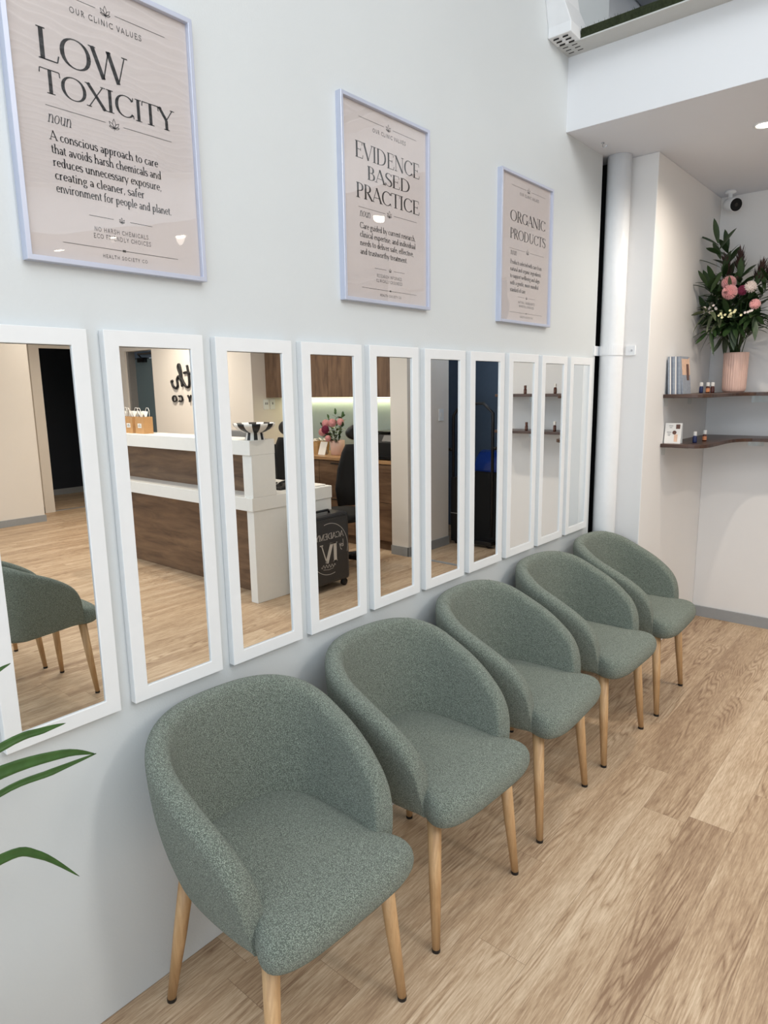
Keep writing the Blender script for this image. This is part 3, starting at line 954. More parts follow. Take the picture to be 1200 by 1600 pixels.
def make_chair():
    r = thing('tub_chair', '', 'chair', (0, 0, 0), 'sage green tub chairs')
    pts = shell_path()
    n = len(pts)
    rings = []
    for i, (x, y) in enumerate(pts):
        a, b = pts[max(i - 1, 0)], pts[min(i + 1, n - 1)]
        dx, dy = b[0] - a[0], b[1] - a[1]
        L_ = math.hypot(dx, dy)
        nx, ny = dy / L_, -dx / L_
        if x * nx + y * ny < 0 and abs(y) < 0.2:
            nx, ny = -nx, -ny
        if abs(y) > 0.2 and y * ny < 0:
            nx, ny = -nx, -ny
        zr = interp(x, RIM)
        zb = 0.378 + 0.022 * max(0, min(1, (x + .1) / .28))
        endk = min(i, n - 1 - i)
        th = 0.060 * (0.40, 0.72, 0.9, 0.97, 1)[min(endk, 4)]
        rr = th / 2

        def inset(z):
            q = max(0.0, min(1.0, (0.66 - z) / 0.27))
            lean = 0.012 * max(0.0, min(1.0, (0.81 - z) / 0.2))
            return (0.060 - 0.018 * max(0, min(1, (x + .05) / .2))) * q ** 1.7 + lean
        H = zr - zb
        ring = []
        outs = [0.0, 0.04, 0.16, 0.34, 0.52, 0.70, 0.86]
        zt = zr - rr
        for s in outs:
            z = zb + s * (zt - zb)
            ii = inset(z)
            if s == 0.0:
                ii += 0.012
            ring.append((x - nx * ii, y - ny * ii, z))
        it = inset(zt)
        for k in range(0, 7):
            a_ = PI * k / 6
            off = it + rr - rr * math.cos(a_)
            ring.append((x - nx * off, y - ny * off, zt + rr * math.sin(a_)))
        for s in reversed(outs):
            z = zb + s * (zt - zb)
            ii = inset(z) + th
            if s == 0.0:
                ii -= 0.012
            ring.append((x - nx * ii, y - ny * ii, z))
        rings.append(ring)
    b = B()
    loft(b, rings)
    back = obj('backrest', b, 'boucle', r, smooth=True, sub=1)
    # upright seams inside the back
    for sgn in (-1, 1):
        i = n // 2 + sgn * 5
        ring = rings[i]
        sp = [Vector(ring[k]) for k in range(10, 19)]
        c = Vector((0, 0, 0.6))
        path = [p + (Vector((c.x, c.y, p.z)) - p).normalized() * 0.0005 for p in sp]
        obj('seam', tube(B(), path, 0.0009, 6), 'seam', back)
    # seat cushion
    out = []
    N_ = 64

    def half_w(x):
        return interp(x, [(-.21, .10), (-.19, .145), (-.15, .18), (-.08, .198), (0, .203), (.10, .207), (.16, .205), (.195, .207), (.225, .226), (.255, .232), (.28, .216), (.297, .180), (.304, .13)])
    xs = [-.215, -.205, -.19, -.165, -.13, -.08, -.02, .05, .12, .165, .195, .225, .258, .28, .294, .301, .304]
    lo = [(x, -half_w(x)) for x in xs]
    hi = [(x, half_w(x)) for x in reversed(xs)]
    lo[0] = (-.216, -.05)
    hi[-1] = (-.216, .05)
    out = lo + [(.306, -.06), (.306, .06)] + hi
    secs = [(.80, .388), (.90, .391), (.965, .402), (.995, .420), (1.0, .438), (.985, .456), (.95, .470), (.88, .480), (.72, .487), (.45, .491), (.2, .492)]
    cx = .04
    rings = [[(cx + (x - cx) * s, y * s, z) for x, y in out] for s, z in secs]
    b = B()
    loft(b, rings)
    obj('seat', b, 'boucle', r, smooth=True, sub=1)
    for fx, fy, tx, ty in ((.236, .209, .205, .178), (.236, -.209, .205, -.178), (-.215, .200, -.165, .150), (-.215, -.200, -.165, -.150)):
        lg = obj('leg', tube(B(), [(tx, ty, .400), (tx + (fx - tx) * .5, ty + (fy - ty) * .5, .2), (fx, fy, .008)], [.0205, .0175, .0115], 20), 'leg', r, smooth=True)
        obj('foot_cap', tube(B(), [(fx, fy, .010), (fx, fy, 0.0)], [.0122, .0122], 16), 'black', lg)
    return r


ch0 = make_chair()
spots = [
    (.302, .962, -2.4, 'sage green boucle tub chair nearest the camera, at the front of the row'),
    (.300, 1.560, -2.5, 'sage green tub chair second from the camera, under the second and third posters'),
    (.290, 2.150, 2.5, 'sage green tub chair in the middle of the row along the wall'),
    (.288, 2.764, -1.0, 'sage green tub chair fourth from the camera, behind the middle one'),
    (.298, 3.340, 2.0, 'sage green tub chair farthest away, against the downpipe and wall nib')]
for k, (x, y, a, lab) in enumerate(spots):
    o = ch0 if k == 0 else copy_tree(ch0)
    o.location = (x, y, 0)
    o.rotation_euler = (0, 0, math.radians(a))
    o['label'] = lab
    o['group'] = 'green chairs in the row under the mirrors'
for x, y, lab in ((2.106, 1.318, 'dark green tub chair in front, seen side-on in the nearest mirror'),
                  (2.666, 1.285, 'dark green tub chair half hidden behind another in the nearest mirror')):
    o = copy_tree(ch0)
    o.location = (x, y, 0)
    o.rotation_euler = (0, 0, PI / 2)
    o['label'] = lab
    o['group'] = 'green chairs seen only in the mirror'

# ------------------------------------------------------------------ downpipe, vent, lamps, camera, hook
t = thing('downpipe', 'white round downpipe standing in the gap before the wall nib', 'pipe', (0.062, 3.582, 0))
obj('pipe', lathe(B(), [(.060, 0), (.060, 1.0), (.060, 2.0), (.060, SOFF - .001)], (.060, 3.578, 0), 36), 'pvc', t, smooth=True)
b = B()
ring = []
for k in range(17):
    a = -PI + k * PI / 16
    ring.append((.060 + .0635 * math.cos(a), 3.578 + .0635 * math.sin(a)))
pl_ = [(-.02, 3.636)] + ring + [(.155, 3.636), (.155, 3.630), (.128, 3.630)] + [(.062 + .0545 * math.cos(-k * PI / 16), 3.578 + .0545 * math.sin(-k * PI / 16)) for k in range(17)] + [(-.02, 3.630)]
b = B()
rg = [[(x, y, z) for x, y in ring] for z in (1.735, 1.785)]
ri = [[(.060 + (x - .060) * .955, 3.578 + (y - 3.578) * .955, z) for x, y in ring] for z in (1.735, 1.785)]
loft(b, [rg[0], rg[1], ri[1], ri[0], rg[0]], close=False, cap=False)
box(b, .118, .168, 3.628, 3.6395, 1.735, 1.785)
box(b, .0005, .006, 3.485, 3.56, 1.735, 1.785)
obj('pipe_clip', b, 'pvc', t)
obj('screw', tube(B(), [(.150, 3.628, 1.76), (.150, 3.624, 1.76)], .005, 10), 'chrome', t)

t = thing('air_vent', 'white louvred vent box where the wall meets the bulkhead', 'vent', (0, 2.98, 3.03))
b = B()
loft(b, [[(0, 2.885, 3.035), (.105, 2.885, 3.035), (.105, 3.086, 3.030), (0, 3.086, 3.030)],
         [(0, 2.885, 3.075), (.105, 2.885, 3.075), (.105, 3.086, 3.075), (0, 3.086, 3.075)],
         [(0, 2.86, 3.16), (.080, 2.86, 3.16), (.080, 3.02, 3.16), (0, 3.02, 3.16)],
         [(0, 2.66, 3.6), (.07, 2.66, 3.6), (.07, 2.80, 3.6), (0, 2.80, 3.6)]])
obj('vent_body', b, 'pvc', t, bevel=.003)
b = B()
for rr_ in range(2):
    for c in range(6):
        yy = 2.902 + c * .030
        xx = .018 + rr_ * .042
        box(b, xx, xx + .024, yy, yy + .0035, 3.0285, 3.033)
obj('louvre_slots', b, 'dark', t)

lamps = [(.706, 3.61, 'downlight', 'lit round downlight in the low ceiling at the right edge'),
         (1.62, 3.63, 'downlight', 'lit downlight reflected in the middle poster'),
         (3.62, 2.784, 'downlight', 'lit downlight over the desk, one of three reflected in the nearest poster'),
         (3.16, 3.112, 'downlight', 'lit downlight over the desk end, right of three in the nearest poster'),
         (4.26, 2.67, 'downlight', 'lit downlight farther along the desk, left of three in the nearest poster'),
         (5.6, 4.2, 'downlight', 'lit downlight in front of the cream sign wall'),
         (6.7, 3.6, 'downlight', 'lit downlight before the dark doorway'),
         (3.4, 4.45, 'downlight', 'lit downlight over the office chairs')]
POW = [44, 44, 60, 62, 60, 170, 34, 40]
for (x, y, n_, lab), pw in zip(lamps, POW):
    t = thing('downlight', lab, 'ceiling light', (x, y, SOFF), 'downlights in the low ceiling')
    obj('trim_ring', lathe(B(), [(.048, 0), (.048, -.003), (.040, -.005), (.034, -.001), (.034, 0)], (x, y, SOFF), 32), 'frame', t, smooth=True)
    obj('lens', lathe(B(), [(.033, -.001), (.033, -.0035)], (x, y, SOFF), 24), 'lamp', t)
    d = bpy.data.lights.new('downlight_beam', 'SPOT')
    d.energy = pw
    d.color = (1.0, .88, .74)
    d.spot_size = math.radians(160)
    d.spot_blend = 1.0
    d.shadow_soft_size = .03
    o = bpy.data.objects.new('downlight_beam', d)
    COL.objects.link(o)
    o.parent = t
    o.location = (0, 0, -.012)

t = thing('security_camera', 'small white bullet camera with black face hanging in the corner', 'camera', (.30, 4.66, SOFF))
cp = Vector((.325, 4.66, SOFF - .078))
fd = Vector((.62, -.62, -.22)).normalized()
obj('mount', lathe(B(), [(.030, 0), (.030, -.010), (.022, -.016), (.012, -.018), (.012, -.045)], (.318, 4.66, SOFF), 24), 'pvc', t, smooth=True)
obj('camera_body', tube(B(), [cp - fd * .045, cp - fd * .04, cp - fd * .01, cp + fd * .05, cp + fd * .054], [.025, .033, .037, .040, .038], 24), 'pvc', t, smooth=True)
obj('camera_face', tube(B(), [cp + fd * .05, cp + fd * .0555, cp + fd * .057], [.036, .036, .031], 24), 'mesh', t, smooth=True)
obj('lens', tube(B(), [cp + fd * .056, cp + fd * .059], [.010, .009], 16), 'blackm', t)

b = tube(B(), [(.072, 3.33, SOFF), (.072, 3.33, SOFF - .016), (.080, 3.328, SOFF - .024), (.092, 3.326, SOFF - .020), (.094, 3.326, SOFF - .012)], .0022, 8)
lathe(b, [(.008, 0), (.008, -.003)], (.072, 3.33, SOFF), 12)
tag(obj('ceiling_hook', b, 'chrome'), 'tiny metal hook screwed in the low ceiling near the downpipe', 'hook')

# grass strip, ducts and beam up in the void
b = B()
for xg in range(0, 280):
    x = xg * .005 + .108
    for j in range(7):
        xx = x + rnd.uniform(-.012, .012)
        yy = 2.977 + rnd.uniform(0, .05)
        if x > 1.5:
            yy += 0
        h = rnd.uniform(.022, .042)
        dx, dy = rnd.uniform(-.012, .012), rnd.uniform(-.022, .006)
        vs = [b.verts.new(p) for p in ((xx - .003, yy, 3.036), (xx + .003, yy, 3.036), (xx + dx, yy + dy, 3.04 + h))]
        b.faces.new(vs)
box(b, .108, 1.5, 2.976, 3.05, 3.0362, 3.072)
o = tag(obj('grass_strip', b, 'grass'), 'dark artificial grass along the ledge above the bulkhead', 'artificial grass')
o['kind'] = 'stuff'
t = thing('air_duct', 'silver flat duct crossing the roof void above the grass strip', 'duct', (-.1, 5.0, 4.0))
b = bx(-.24, .46, 3.4, 7.0, 3.86, 4.3)
obj('duct_body', b, 'roof', t, bevel=.006)
b = B()
for yy in (4.1, 5.0, 5.9):
    box(b, -.245, .47, yy, yy + .04, 3.85, 4.31)
obj('duct_flange', b, 'beam', t)
b = bx(.62, .66, 3.3, 7.05, 3.80, 4.1)
box(b, .56, .72, 3.3, 7.05, 3.79, 3.80)
tag(obj('steel_beam', b, 'beam'), 'grey steel beam running away in the roof void', 'beam')
tag(obj('round_duct', tube(B(), [(1.02, 3.4, 3.95), (1.02, 5.0, 3.98), (1.02, 7.05, 4.0)], .2, 28), 'roof', smooth=True), 'round silver duct in the roof void beside the steel beam', 'duct')

# ------------------------------------------------------------------ corner shelves
def shelf_poly():
    p = [(.236, 3.905)]
    p += [bez((.30, 3.905), (.44, 3.90), (.47, 3.93), (.475, 4.06), i / 8)[:2] for i in range(9)]
    p += [bez((.477, 4.14), (.48, 4.42), (.48, 4.555), (.66, 4.555), i / 10)[:2] for i in range(11)]
    p += [(1.22, 4.555)]
    p += [bez((1.24, 4.555), (1.275, 4.555), (1.29, 4.57), (1.29, 4.62), i / 4)[:2] for i in range(5)]
    p += [(1.29, 4.779), (.236, 4.779)]
    return p


for zt, nm in ((1.525, 'upper'), (1.250, 'lower')):
    t = thing('corner_shelf', nm + ' dark walnut corner shelf ' + ('under the vase and brochures' if nm == 'upper' else 'holding the small booklet and two bottles'),
              'shelf', (.25, 4.7, zt), 'dark walnut corner shelves')
    obj('board', prism(B(), shelf_poly(), zt - .020, zt), 'shelf', t, bevel=.002)
    for x0, x1, y0, y1 in ((.237, .255, 3.93, 3.936), (.237, .257, 4.36, 4.366), (.50, .59, 4.745, 4.779), (1.0, 1.09, 4.745, 4.779)):
        b = bx(x0, x1 + (.03 if x1 < .3 else 0), y0, y1, zt - .024, zt - .0205)
        box(b, x0, x1 if x1 < .3 else x1, y0 if x1 < .3 else 4.776, y1, zt - .065, zt - .024)
        obj('acrylic_bracket', b, 'clear', t)

# brochures leaning on the wall nib
def brochure(x, y0, lean, th, mat, lab, h=.205, w=.148):
    t = thing('brochure', lab, 'brochure', (x, y0, 1.525), 'brochures stacked upright on the upper shelf')
    ml = Matrix.Translation((x, y0, 1.5255)) @ Matrix.Rotation(-lean, 4, 'Y')
    obj('pages', box(B(), 0, th * .85, 0, w, 0, h, ml), 'card' if mat != 'greyp' else 'greyp', t)
    obj('cover', box(B(), th * .85, th, 0, w, 0, h, ml), mat, t)
    return t, ml


for k in range(7):
    brochure(.2545 + k * .0095, 3.925 + (k % 3) * .003, .055, .0088, ('greyp', 'navyl', 'greyp')[k % 3] if k < 6 else 'greyp',
             ['grey brochure against the wall, back of the upright stack', 'second brochure from the wall in the upright stack',
              'third brochure from the wall, grey edged, in the upright stack', 'middle brochure of the upright stack',
              'fifth brochure from the wall in the upright stack', 'sixth brochure from the wall in the upright stack',
              'grey covered brochure just behind the front one'][k])
t, ml = brochure(.3235, 3.945, .10, .005, 'greyp', 'front brochure of the stack with a peach picture on its cover')
ml2 = ml @ Matrix.Translation((.0051, 0, 0))
obj('cover_picture', box(B(), 0, .0004, .004, .144, .125, .200, ml2), 'peach', t)
obj('cover_portrait', box(B(), .0004, .0007, .080, .125, .075, .165, ml2), 'brownp', t)
obj('cover_band', box(B(), 0, .0004, .004, .144, .104, .125, ml2), 'peach', t)

# folded booklet on the lower shelf
t = thing('booklet', 'small white booklet with a dark round picture standing on the lower shelf', 'booklet', (.245, 3.95, 1.25))
ml = Matrix.Translation((.242, 3.945, 1.2503)) @ Matrix.Rotation(math.radians(4), 4, 'Z') @ Matrix.Rotation(math.radians(-9), 4, 'X')
obj('front_cover', box(B(), 0, .088, 0, .0012, 0, .115, ml), 'card', t)
ml3 = Matrix.Translation((.242, 3.945 + .037, 1.2503)) @ Matrix.Rotation(math.radians(4), 4, 'Z') @ Matrix.Rotation(math.radians(9), 4, 'X')
obj('back_cover', box(B(), 0, .088, 0, .0012, 0, .115, ml3), 'card', t)
b = B()
lathe(b, [(.011, 0), (.011, .0006)], (0, 0, 0), 20)
bmesh.ops.transform(b, matrix=ml @ Matrix.Translation((.052, -.0002, .062)) @ Matrix.Rotation(PI / 2, 4, 'X'), verts=b.verts)
box(b, .058, .080, -.0006, 0, .083, .108, ml)
obj('cover_picture', b, 'brownp', t)
b = box(B(), .052, .070, -.0006, 0, .010, .052, ml)
obj('cover_figure', b, 'peach', t)
b = B()
for z_, a_, c_ in ((.098, .02, .042), (.088, .024, .038), (.062, .012, .036), (.052, .016, .032), (.044, .018, .030)):
    box(b, a_, c_, -.0006, 0, z_, z_ + .003, ml)
obj('cover_lines', b, 'greyd', t)


def bottle(x, y, z, glass, lab, label_mat, s=1.0, group='small bottles on the corner shelves', cap='card'):
    t = thing('oil_bottle', lab, 'bottle', (x, y, z), group)
    obj('glass_body', lathe(B(), [(.010, 0), (.0115, .001), (.0115, .032 * s), (.009, .038 * s), (.006, .041 * s), (.006, .045 * s)], (x, y, z), 20), glass, t, smooth=True)
    obj('cap', lathe(B(), [(.0095, .040 * s), (.0100, .041 * s), (.0100, .060 * s), (.0085, .063 * s)], (x, y, z), 20), cap, t)
    obj('label_band', lathe(B(), [(.0118, .006), (.0118, .028 * s)], (x, y, z), 20, False), label_mat, t, smooth=True)
    return t


bottle(.293, 4.42, 1.5251, 'navyl', 'white capped dark blue bottle on the upper shelf', 'navyl')
bottle(.328, 4.43, 1.5251, 'amber', 'left white capped brown bottle with an orange label on the upper shelf', 'orange')
bottle(.352, 4.44, 1.5251, 'amber', 'right brown bottle of the touching pair on the upper shelf', 'amber')
bottle(.374, 4.065, 1.2501, 'navyl', 'white capped dark blue bottle on the lower shelf', 'navyl')
bottle(.386, 4.215, 1.2501, 'amber', 'white capped brown bottle on the lower shelf', 'orange')
for x, z, lab in ((1.045, 1.5251, 'slim dark bottle on the far end of the upper shelf, seen in a mirror'),
                  (1.028, 1.2501, 'slim dark bottle on the far end of the lower shelf, seen in a mirror'),
                  (.800, 1.5251, 'stout dark bottle along the upper shelf, seen in a mirror'),
                  (.795, 1.2501, 'stout dark bottle along the lower shelf, seen in a mirror')):
    bottle(x, 4.62, z, 'amber', lab, 'brownp', 1.15 if x < 1 else 1.0, cap='brownp' if x > 1 else 'card')

# ------------------------------------------------------------------ vase and bouquet
VX, VY, VZ = .428, 4.62, 1.525
t = thing('ribbed_vase', 'tall pink ribbed vase on the upper corner shelf', 'vase', (VX, VY, VZ))
b = B()
rings = []
RB = lambda k: .0030 * (abs(math.cos(PI * k / 4)) - .5)
for r_, z in [(.050, 0), (.058, .003), (.0635, .012), (.066, .03), (.0675, .12), (.0685, .20), (.0695, .232), (.0700, .240)]:
    rings.append([(VX + (r_ + (RB(k) if .01 < z < .235 else 0)) * math.cos(2 * PI * k / 120),
                   VY + (r_ + (RB(k) if .01 < z < .235 else 0)) * math.sin(2 * PI * k / 120), VZ + z) for k in range(120)])
for r_, z in [(.065, .240), (.062, .2), (.06, .02)]:
    rings.append([(VX + r_ * math.cos(2 * PI * k / 120), VY + r_ * math.sin(2 * PI * k / 120), VZ + z) for k in range(120)])
loft(b, rings)
obj('vase_body', b, 'pink', t, smooth=True)


def blade(bm, p, d, up, L_, w, droop=.2, n=7, fold=.25):
    """pointed leaf from p along d"""
    p, d, up = Vector(p), Vector(d).normalized(), Vector(up)
    side = d.cross(up)
    side = side.normalized() if side.length > 1e-4 else d.orthogonal().normalized()
    nrm = side.cross(d)
    rows = []
    for i in range(n + 1):
        s = i / n
        c = p + d * (L_ * s) + Vector((0, 0, -droop * L_ * s * s))
        ww = w * (math.sin(PI * min(1, s * .93 + .05)) ** .85) * .5
        if i == n:
            ww = .0004
        rows.append((bm.verts.new(c - side * ww + nrm * ww * fold), bm.verts.new(c), bm.verts.new(c + side * ww + nrm * ww * fold)))
    for a, b in zip(rows, rows[1:]):
        bm.faces.new((a[0], a[1], b[1], b[0]))
        bm.faces.new((a[1], a[2], b[2], b[1]))


def curve_pts(a, b, bulge, n=7):
    a, b, bulge = Vector(a), Vector(b), Vector(bulge)
    return [a.lerp(b, i / n) + bulge * math.sin(PI * i / n) for i in range(n + 1)]


def foliage(tip, lab, mat, nl, ll, lw, stem_mat='leaf', base=None, bulge=(0, 0, .04), group='leafy branches in the bouquet', name='leaf_branch', start=.3, droop=.25, spread=.8):
    base = Vector(base or (VX + rnd.uniform(-.03, .03), VY + rnd.uniform(-.03, .03), VZ + .205))
    t = thing(name, lab, 'foliage', base, group)
    pts = curve_pts(base, tip, bulge)
    obj('stem', tube(B(), pts, [.003 - .0022 * i / 7 for i in range(8)], 6), stem_mat, t)
    b = B()
    for k in range(nl):
        s = start + (1 - start) * (k + .5) / nl
        i = min(6, int(s * 7))
        p = pts[i].lerp(pts[i + 1], s * 7 - i)
        d = (pts[i + 1] - pts[i]).normalized()
        a = k * 2.4 + rnd.uniform(-.4, .4)
        o1 = d.orthogonal().normalized()
        sd = o1 * math.cos(a) + d.cross(o1) * math.sin(a)
        blade(b, p, d * (1.1 - spread * .5) + sd * spread, (rnd.uniform(-.4, .4), rnd.uniform(-.4, .4), 1), ll * rnd.uniform(.75, 1.2), lw * rnd.uniform(.8, 1.2), droop)
    blade(b, pts[-1], pts[-1] - pts[-2], (0, 1, .3), ll, lw, .05)
    obj('leaves', b, mat, t, smooth=True)
    return t


tips = [((.325, 4.44, 2.39), 'tall pointed leafy branch at the top left of the bouquet', 'leaf', 10, .12, .026),
        ((.335, 4.62, 2.37), 'upright dark green branch at the top of the bouquet', 'leaf', 9, .11, .028),
        ((.312, 4.33, 2.14), 'leafy branch reaching left over the brochures', 'leaf', 11, .10, .020),
        ((.312, 4.31, 1.99), 'drooping green branch at the left side of the bouquet', 'euc', 12, .10, .018),
        ((.312, 4.40, 1.88), 'low branch with narrow hanging leaves above the bottles', 'leaf', 9, .095, .016),
        ((.330, 4.40, 2.16), 'dense dark branch in the left front of the bouquet', 'leaf', 12, .10, .026),
        ((.345, 4.62, 1.86), 'small low branch dangling beside the vase rim', 'euc', 7, .085, .018),
        ((.420, 4.40, 2.10), 'short green branch in front of the pink blooms', 'euc', 9, .09, .018),
        ((.600, 4.50, 2.15), 'dark branch at the right of the bouquet', 'leaf', 12, .10, .024),
        ((.640, 4.60, 1.92), 'low dark branch reaching right past the vase', 'leaf', 11, .10, .020),
        ((.560, 4.42, 1.95), 'dark filler branch low at the right front', 'leaf', 12, .10, .028),
        ((.420, 4.45, 1.92), 'dark filler branch just above the vase rim', 'leaf', 14, .10, .030),
        ((.340, 4.48, 1.98), 'dark filler branch low at the left front', 'leaf', 14, .10, .028)]
for tip, lab, mt, nl, ll, lw in tips:
    low = tip[2] < 2.02
    foliage(tip, lab, mt, int(nl * 1.5), ll * 1.25, lw * 1.25, bulge=(0, 0, .10 if low else .03), start=.35, droop=.45 if low else .1)
for k in range(12):
    a = k * 2.4
    tip = (VX - .03 + .13 * math.cos(a), VY - .12 + .06 * math.sin(a), 1.93 + .30 * (k / 12))
    foliage(tip, 'dark green filler stem packed inside the bouquet over the pink vase', 'leaf', 14, .12, .034, bulge=(0, 0, .02), start=.45, droop=.15, group='filler stems inside the bouquet')
for tip, lab in (((.425, 4.55, 2.30), 'dark red spiky bract head at the top middle of the bouquet'),
                 ((.350, 4.56, 2.27), 'dark red spiky bract head left of the top one'),
                 ((.545, 4.52, 2.22), 'dark red spiky bract head at the upper right'),
                 ((.600, 4.56, 2.25), 'brownish spiky bract head at the right edge')):
    base = Vector((VX, VY, VZ + .205))
    t = thing('bract_stem', lab, 'flower', base, 'dark red bract heads in the bouquet')
    pts = curve_pts(base, tip, (0, 0, .02))
    obj('stem', tube(B(), pts, .003, 6), 'lead', t)
    b = B()
    ax = (pts[-1] - pts[-3]).normalized()
    for k in range(46):
        s = k / 46
        p = Vector(tip) - ax * (.09 * (1 - s))
        a = k * 2.4
        o1 = ax.orthogonal().normalized()
        sd = o1 * math.cos(a) + ax.cross(o1) * math.sin(a)
        blade(b, p, ax * 1.1 + sd * (.75 - .45 * s), ax, .085 * rnd.uniform(.8, 1.15), .010, -.05, 5)
    obj('bracts', b, 'lead', t, smooth=True)


def pompom(c, R_, mat, lab, base=None, npet=220, group='round blooms in the bouquet', name='chrysanthemum'):
    base = Vector(base or (VX, VY, VZ + .205))
    t = thing(name, lab, 'flower', base, group)
    obj('stem', tube(B(), curve_pts(base, c, (0, 0, .01)), .003, 6), 'leaf', t)
    b = B()
    bmesh.ops.create_icosphere(b, subdivisions=2, radius=R_ * .72, matrix=Matrix.Translation(c))
    for k in range(npet):
        z = 1 - 2 * (k + .5) / npet
        a = k * 2.39996
        d = Vector((math.sqrt(1 - z * z) * math.cos(a), math.sqrt(1 - z * z) * math.sin(a), z))
        up = d.orthogonal()
        blade(b, Vector(c) + d * R_ * .62, d + Vector((0, 0, .35)), up, R_ * .42, R_ * .22, 0, 4, .9)
    obj('petals', b, mat, t, smooth=True)
    return t


pompom((.405, 4.42, 2.155), .041, 'mum', 'upper pink pompom chrysanthemum of the pair')
pompom((.425, 4.37, 2.098), .042, 'mum', 'lower pink pompom chrysanthemum of the pair')
pompom((.485, 4.40, 2.105), .028, 'magenta', 'small magenta bloom right of the pink pair')
pompom((.525, 4.40, 2.120), .034, 'white', 'pale round bloom at the right edge of the bouquet', npet=120)
pompom((.56, 4.38, 2.02), .030, 'mum', 'small pink bloom low at the right edge', npet=120)


def spray(c, R_, mat, lab, n, s, base=None, group='small flower sprays in the bouquet'):
    base = Vector(base or (VX, VY, VZ + .205))
    t = thing('flower_spray', lab, 'flower', base, group)
    b, st = B(), B()
    tube(st, curve_pts(base, c, (0, 0, .02)), .002, 5)
    for k in range(n):
        p = Vector(c) + Vector((rnd.uniform(-1, 1) * R_ * 1.3, rnd.uniform(-.5, .5) * R_, rnd.uniform(-.6, .6) * R_))
        tube(st, [Vector(c) - Vector((0, 0, R_)), p], .001, 4)
        for q in range(6):
            a = q * PI / 3
            blade(b, p, (math.cos(a), -.5 + .3 * math.sin(a), math.sin(a)), (0, -1, 0), s, s * .75, 0, 3)
        bmesh.ops.create_icosphere(b, subdivisions=1, radius=s * .4, matrix=Matrix.Translation(p))
    obj('stems', st, 'leaf', t)
    obj('blossoms', b, mat, t, smooth=True)
    return t


spray((.320, 4.36, 2.010), .035, 'white', 'cluster of pale pink white blossoms at the left of the bouquet', 16, .009)
spray((.395, 4.33, 1.965), .022, 'yellow', 'few cream buds below the pink pair', 5, .009)
spray((.465, 4.34, 1.975), .028, 'yellow', 'yellow white daisy spray below the magenta bloom', 10, .009)
spray((.53, 4.36, 1.985), .02, 'white', 'two or three white buds at the lower right', 4, .009)

# ================================================================== the other side of the room (seen in the mirrors)
# reception desk: two stacked white L-shaped tops with walnut fronts
t = thing('reception_desk', 'white two-tier reception desk with walnut front panels', 'desk', (3.6, 3.4, 0))
XE, XW = 2.394, 4.75
obj('lower_top', bx(XE, XW, 3.05, 3.875, .705, .805), 'stone', t, bevel=.003)
obj('upper_top', bx(XE, XW, 3.05, 3.285, 1.118, 1.226), 'stone', t, bevel=.003)
obj('upper_end', bx(XE, XE + .105, 3.062, 3.283, .805, 1.118), 'stone', t, bevel=.003)
obj('lower_end', bx(XE + .006, XE + .085, 3.062, 3.870, 0, .705), 'stone', t, bevel=.003)
obj('upper_panel', bx(XE + .105, XW, 3.245, 3.28, .805, 1.118), 'walnuth', t)
obj('lower_panel', bx(XE + .085, XW, 3.245, 3.28, .003, .705), 'walnuth', t)
obj('far_end', bx(XW - .08, XW, 3.285, 3.87, 0, .705), 'stone', t)

# striped pedestal bowl
t = thing('pedestal_bowl', 'black and white striped pedestal bowl on the end of the desk', 'bowl', (2.47, 3.165, 1.226))
n_ = 48


def striped(prof, c, name, par, off=0):
    for ci, mt in ((0, 'card'), (1, 'black')):
        b = B()
        for k in range(n_):
            if ((k + off) // 3) % 2 != ci:
                continue
            a0, a1 = 2 * PI * k / n_, 2 * PI * (k + 1) / n_
            for (r0, z0), (r1, z1) in zip(prof, prof[1:]):
                q = [(c[0] + r * math.cos(a), c[1] + r * math.sin(a), c[2] + z) for r, z, a in ((r0, z0, a0), (r0, z0, a1), (r1, z1, a1), (r1, z1, a0))]
                b.faces.new([b.verts.new(v) for v in q])
        bmesh.ops.remove_doubles(b, verts=b.verts, dist=1e-5)
        o = obj(name if ci == 0 else name + '_stripes', b, mt, par, smooth=True)
        o['label'] = ('white ' if ci == 0 else 'black striped ') + name.replace('_', ' ')


striped([(.072, 0), (.066, .03), (.062, .052), (.085, .058), (.125, .078), (.148, .100), (.156, .120), (.150, .120), (.12, .085), (.02, .064)], (2.47, 3.165, 1.226), 'bowl', t)


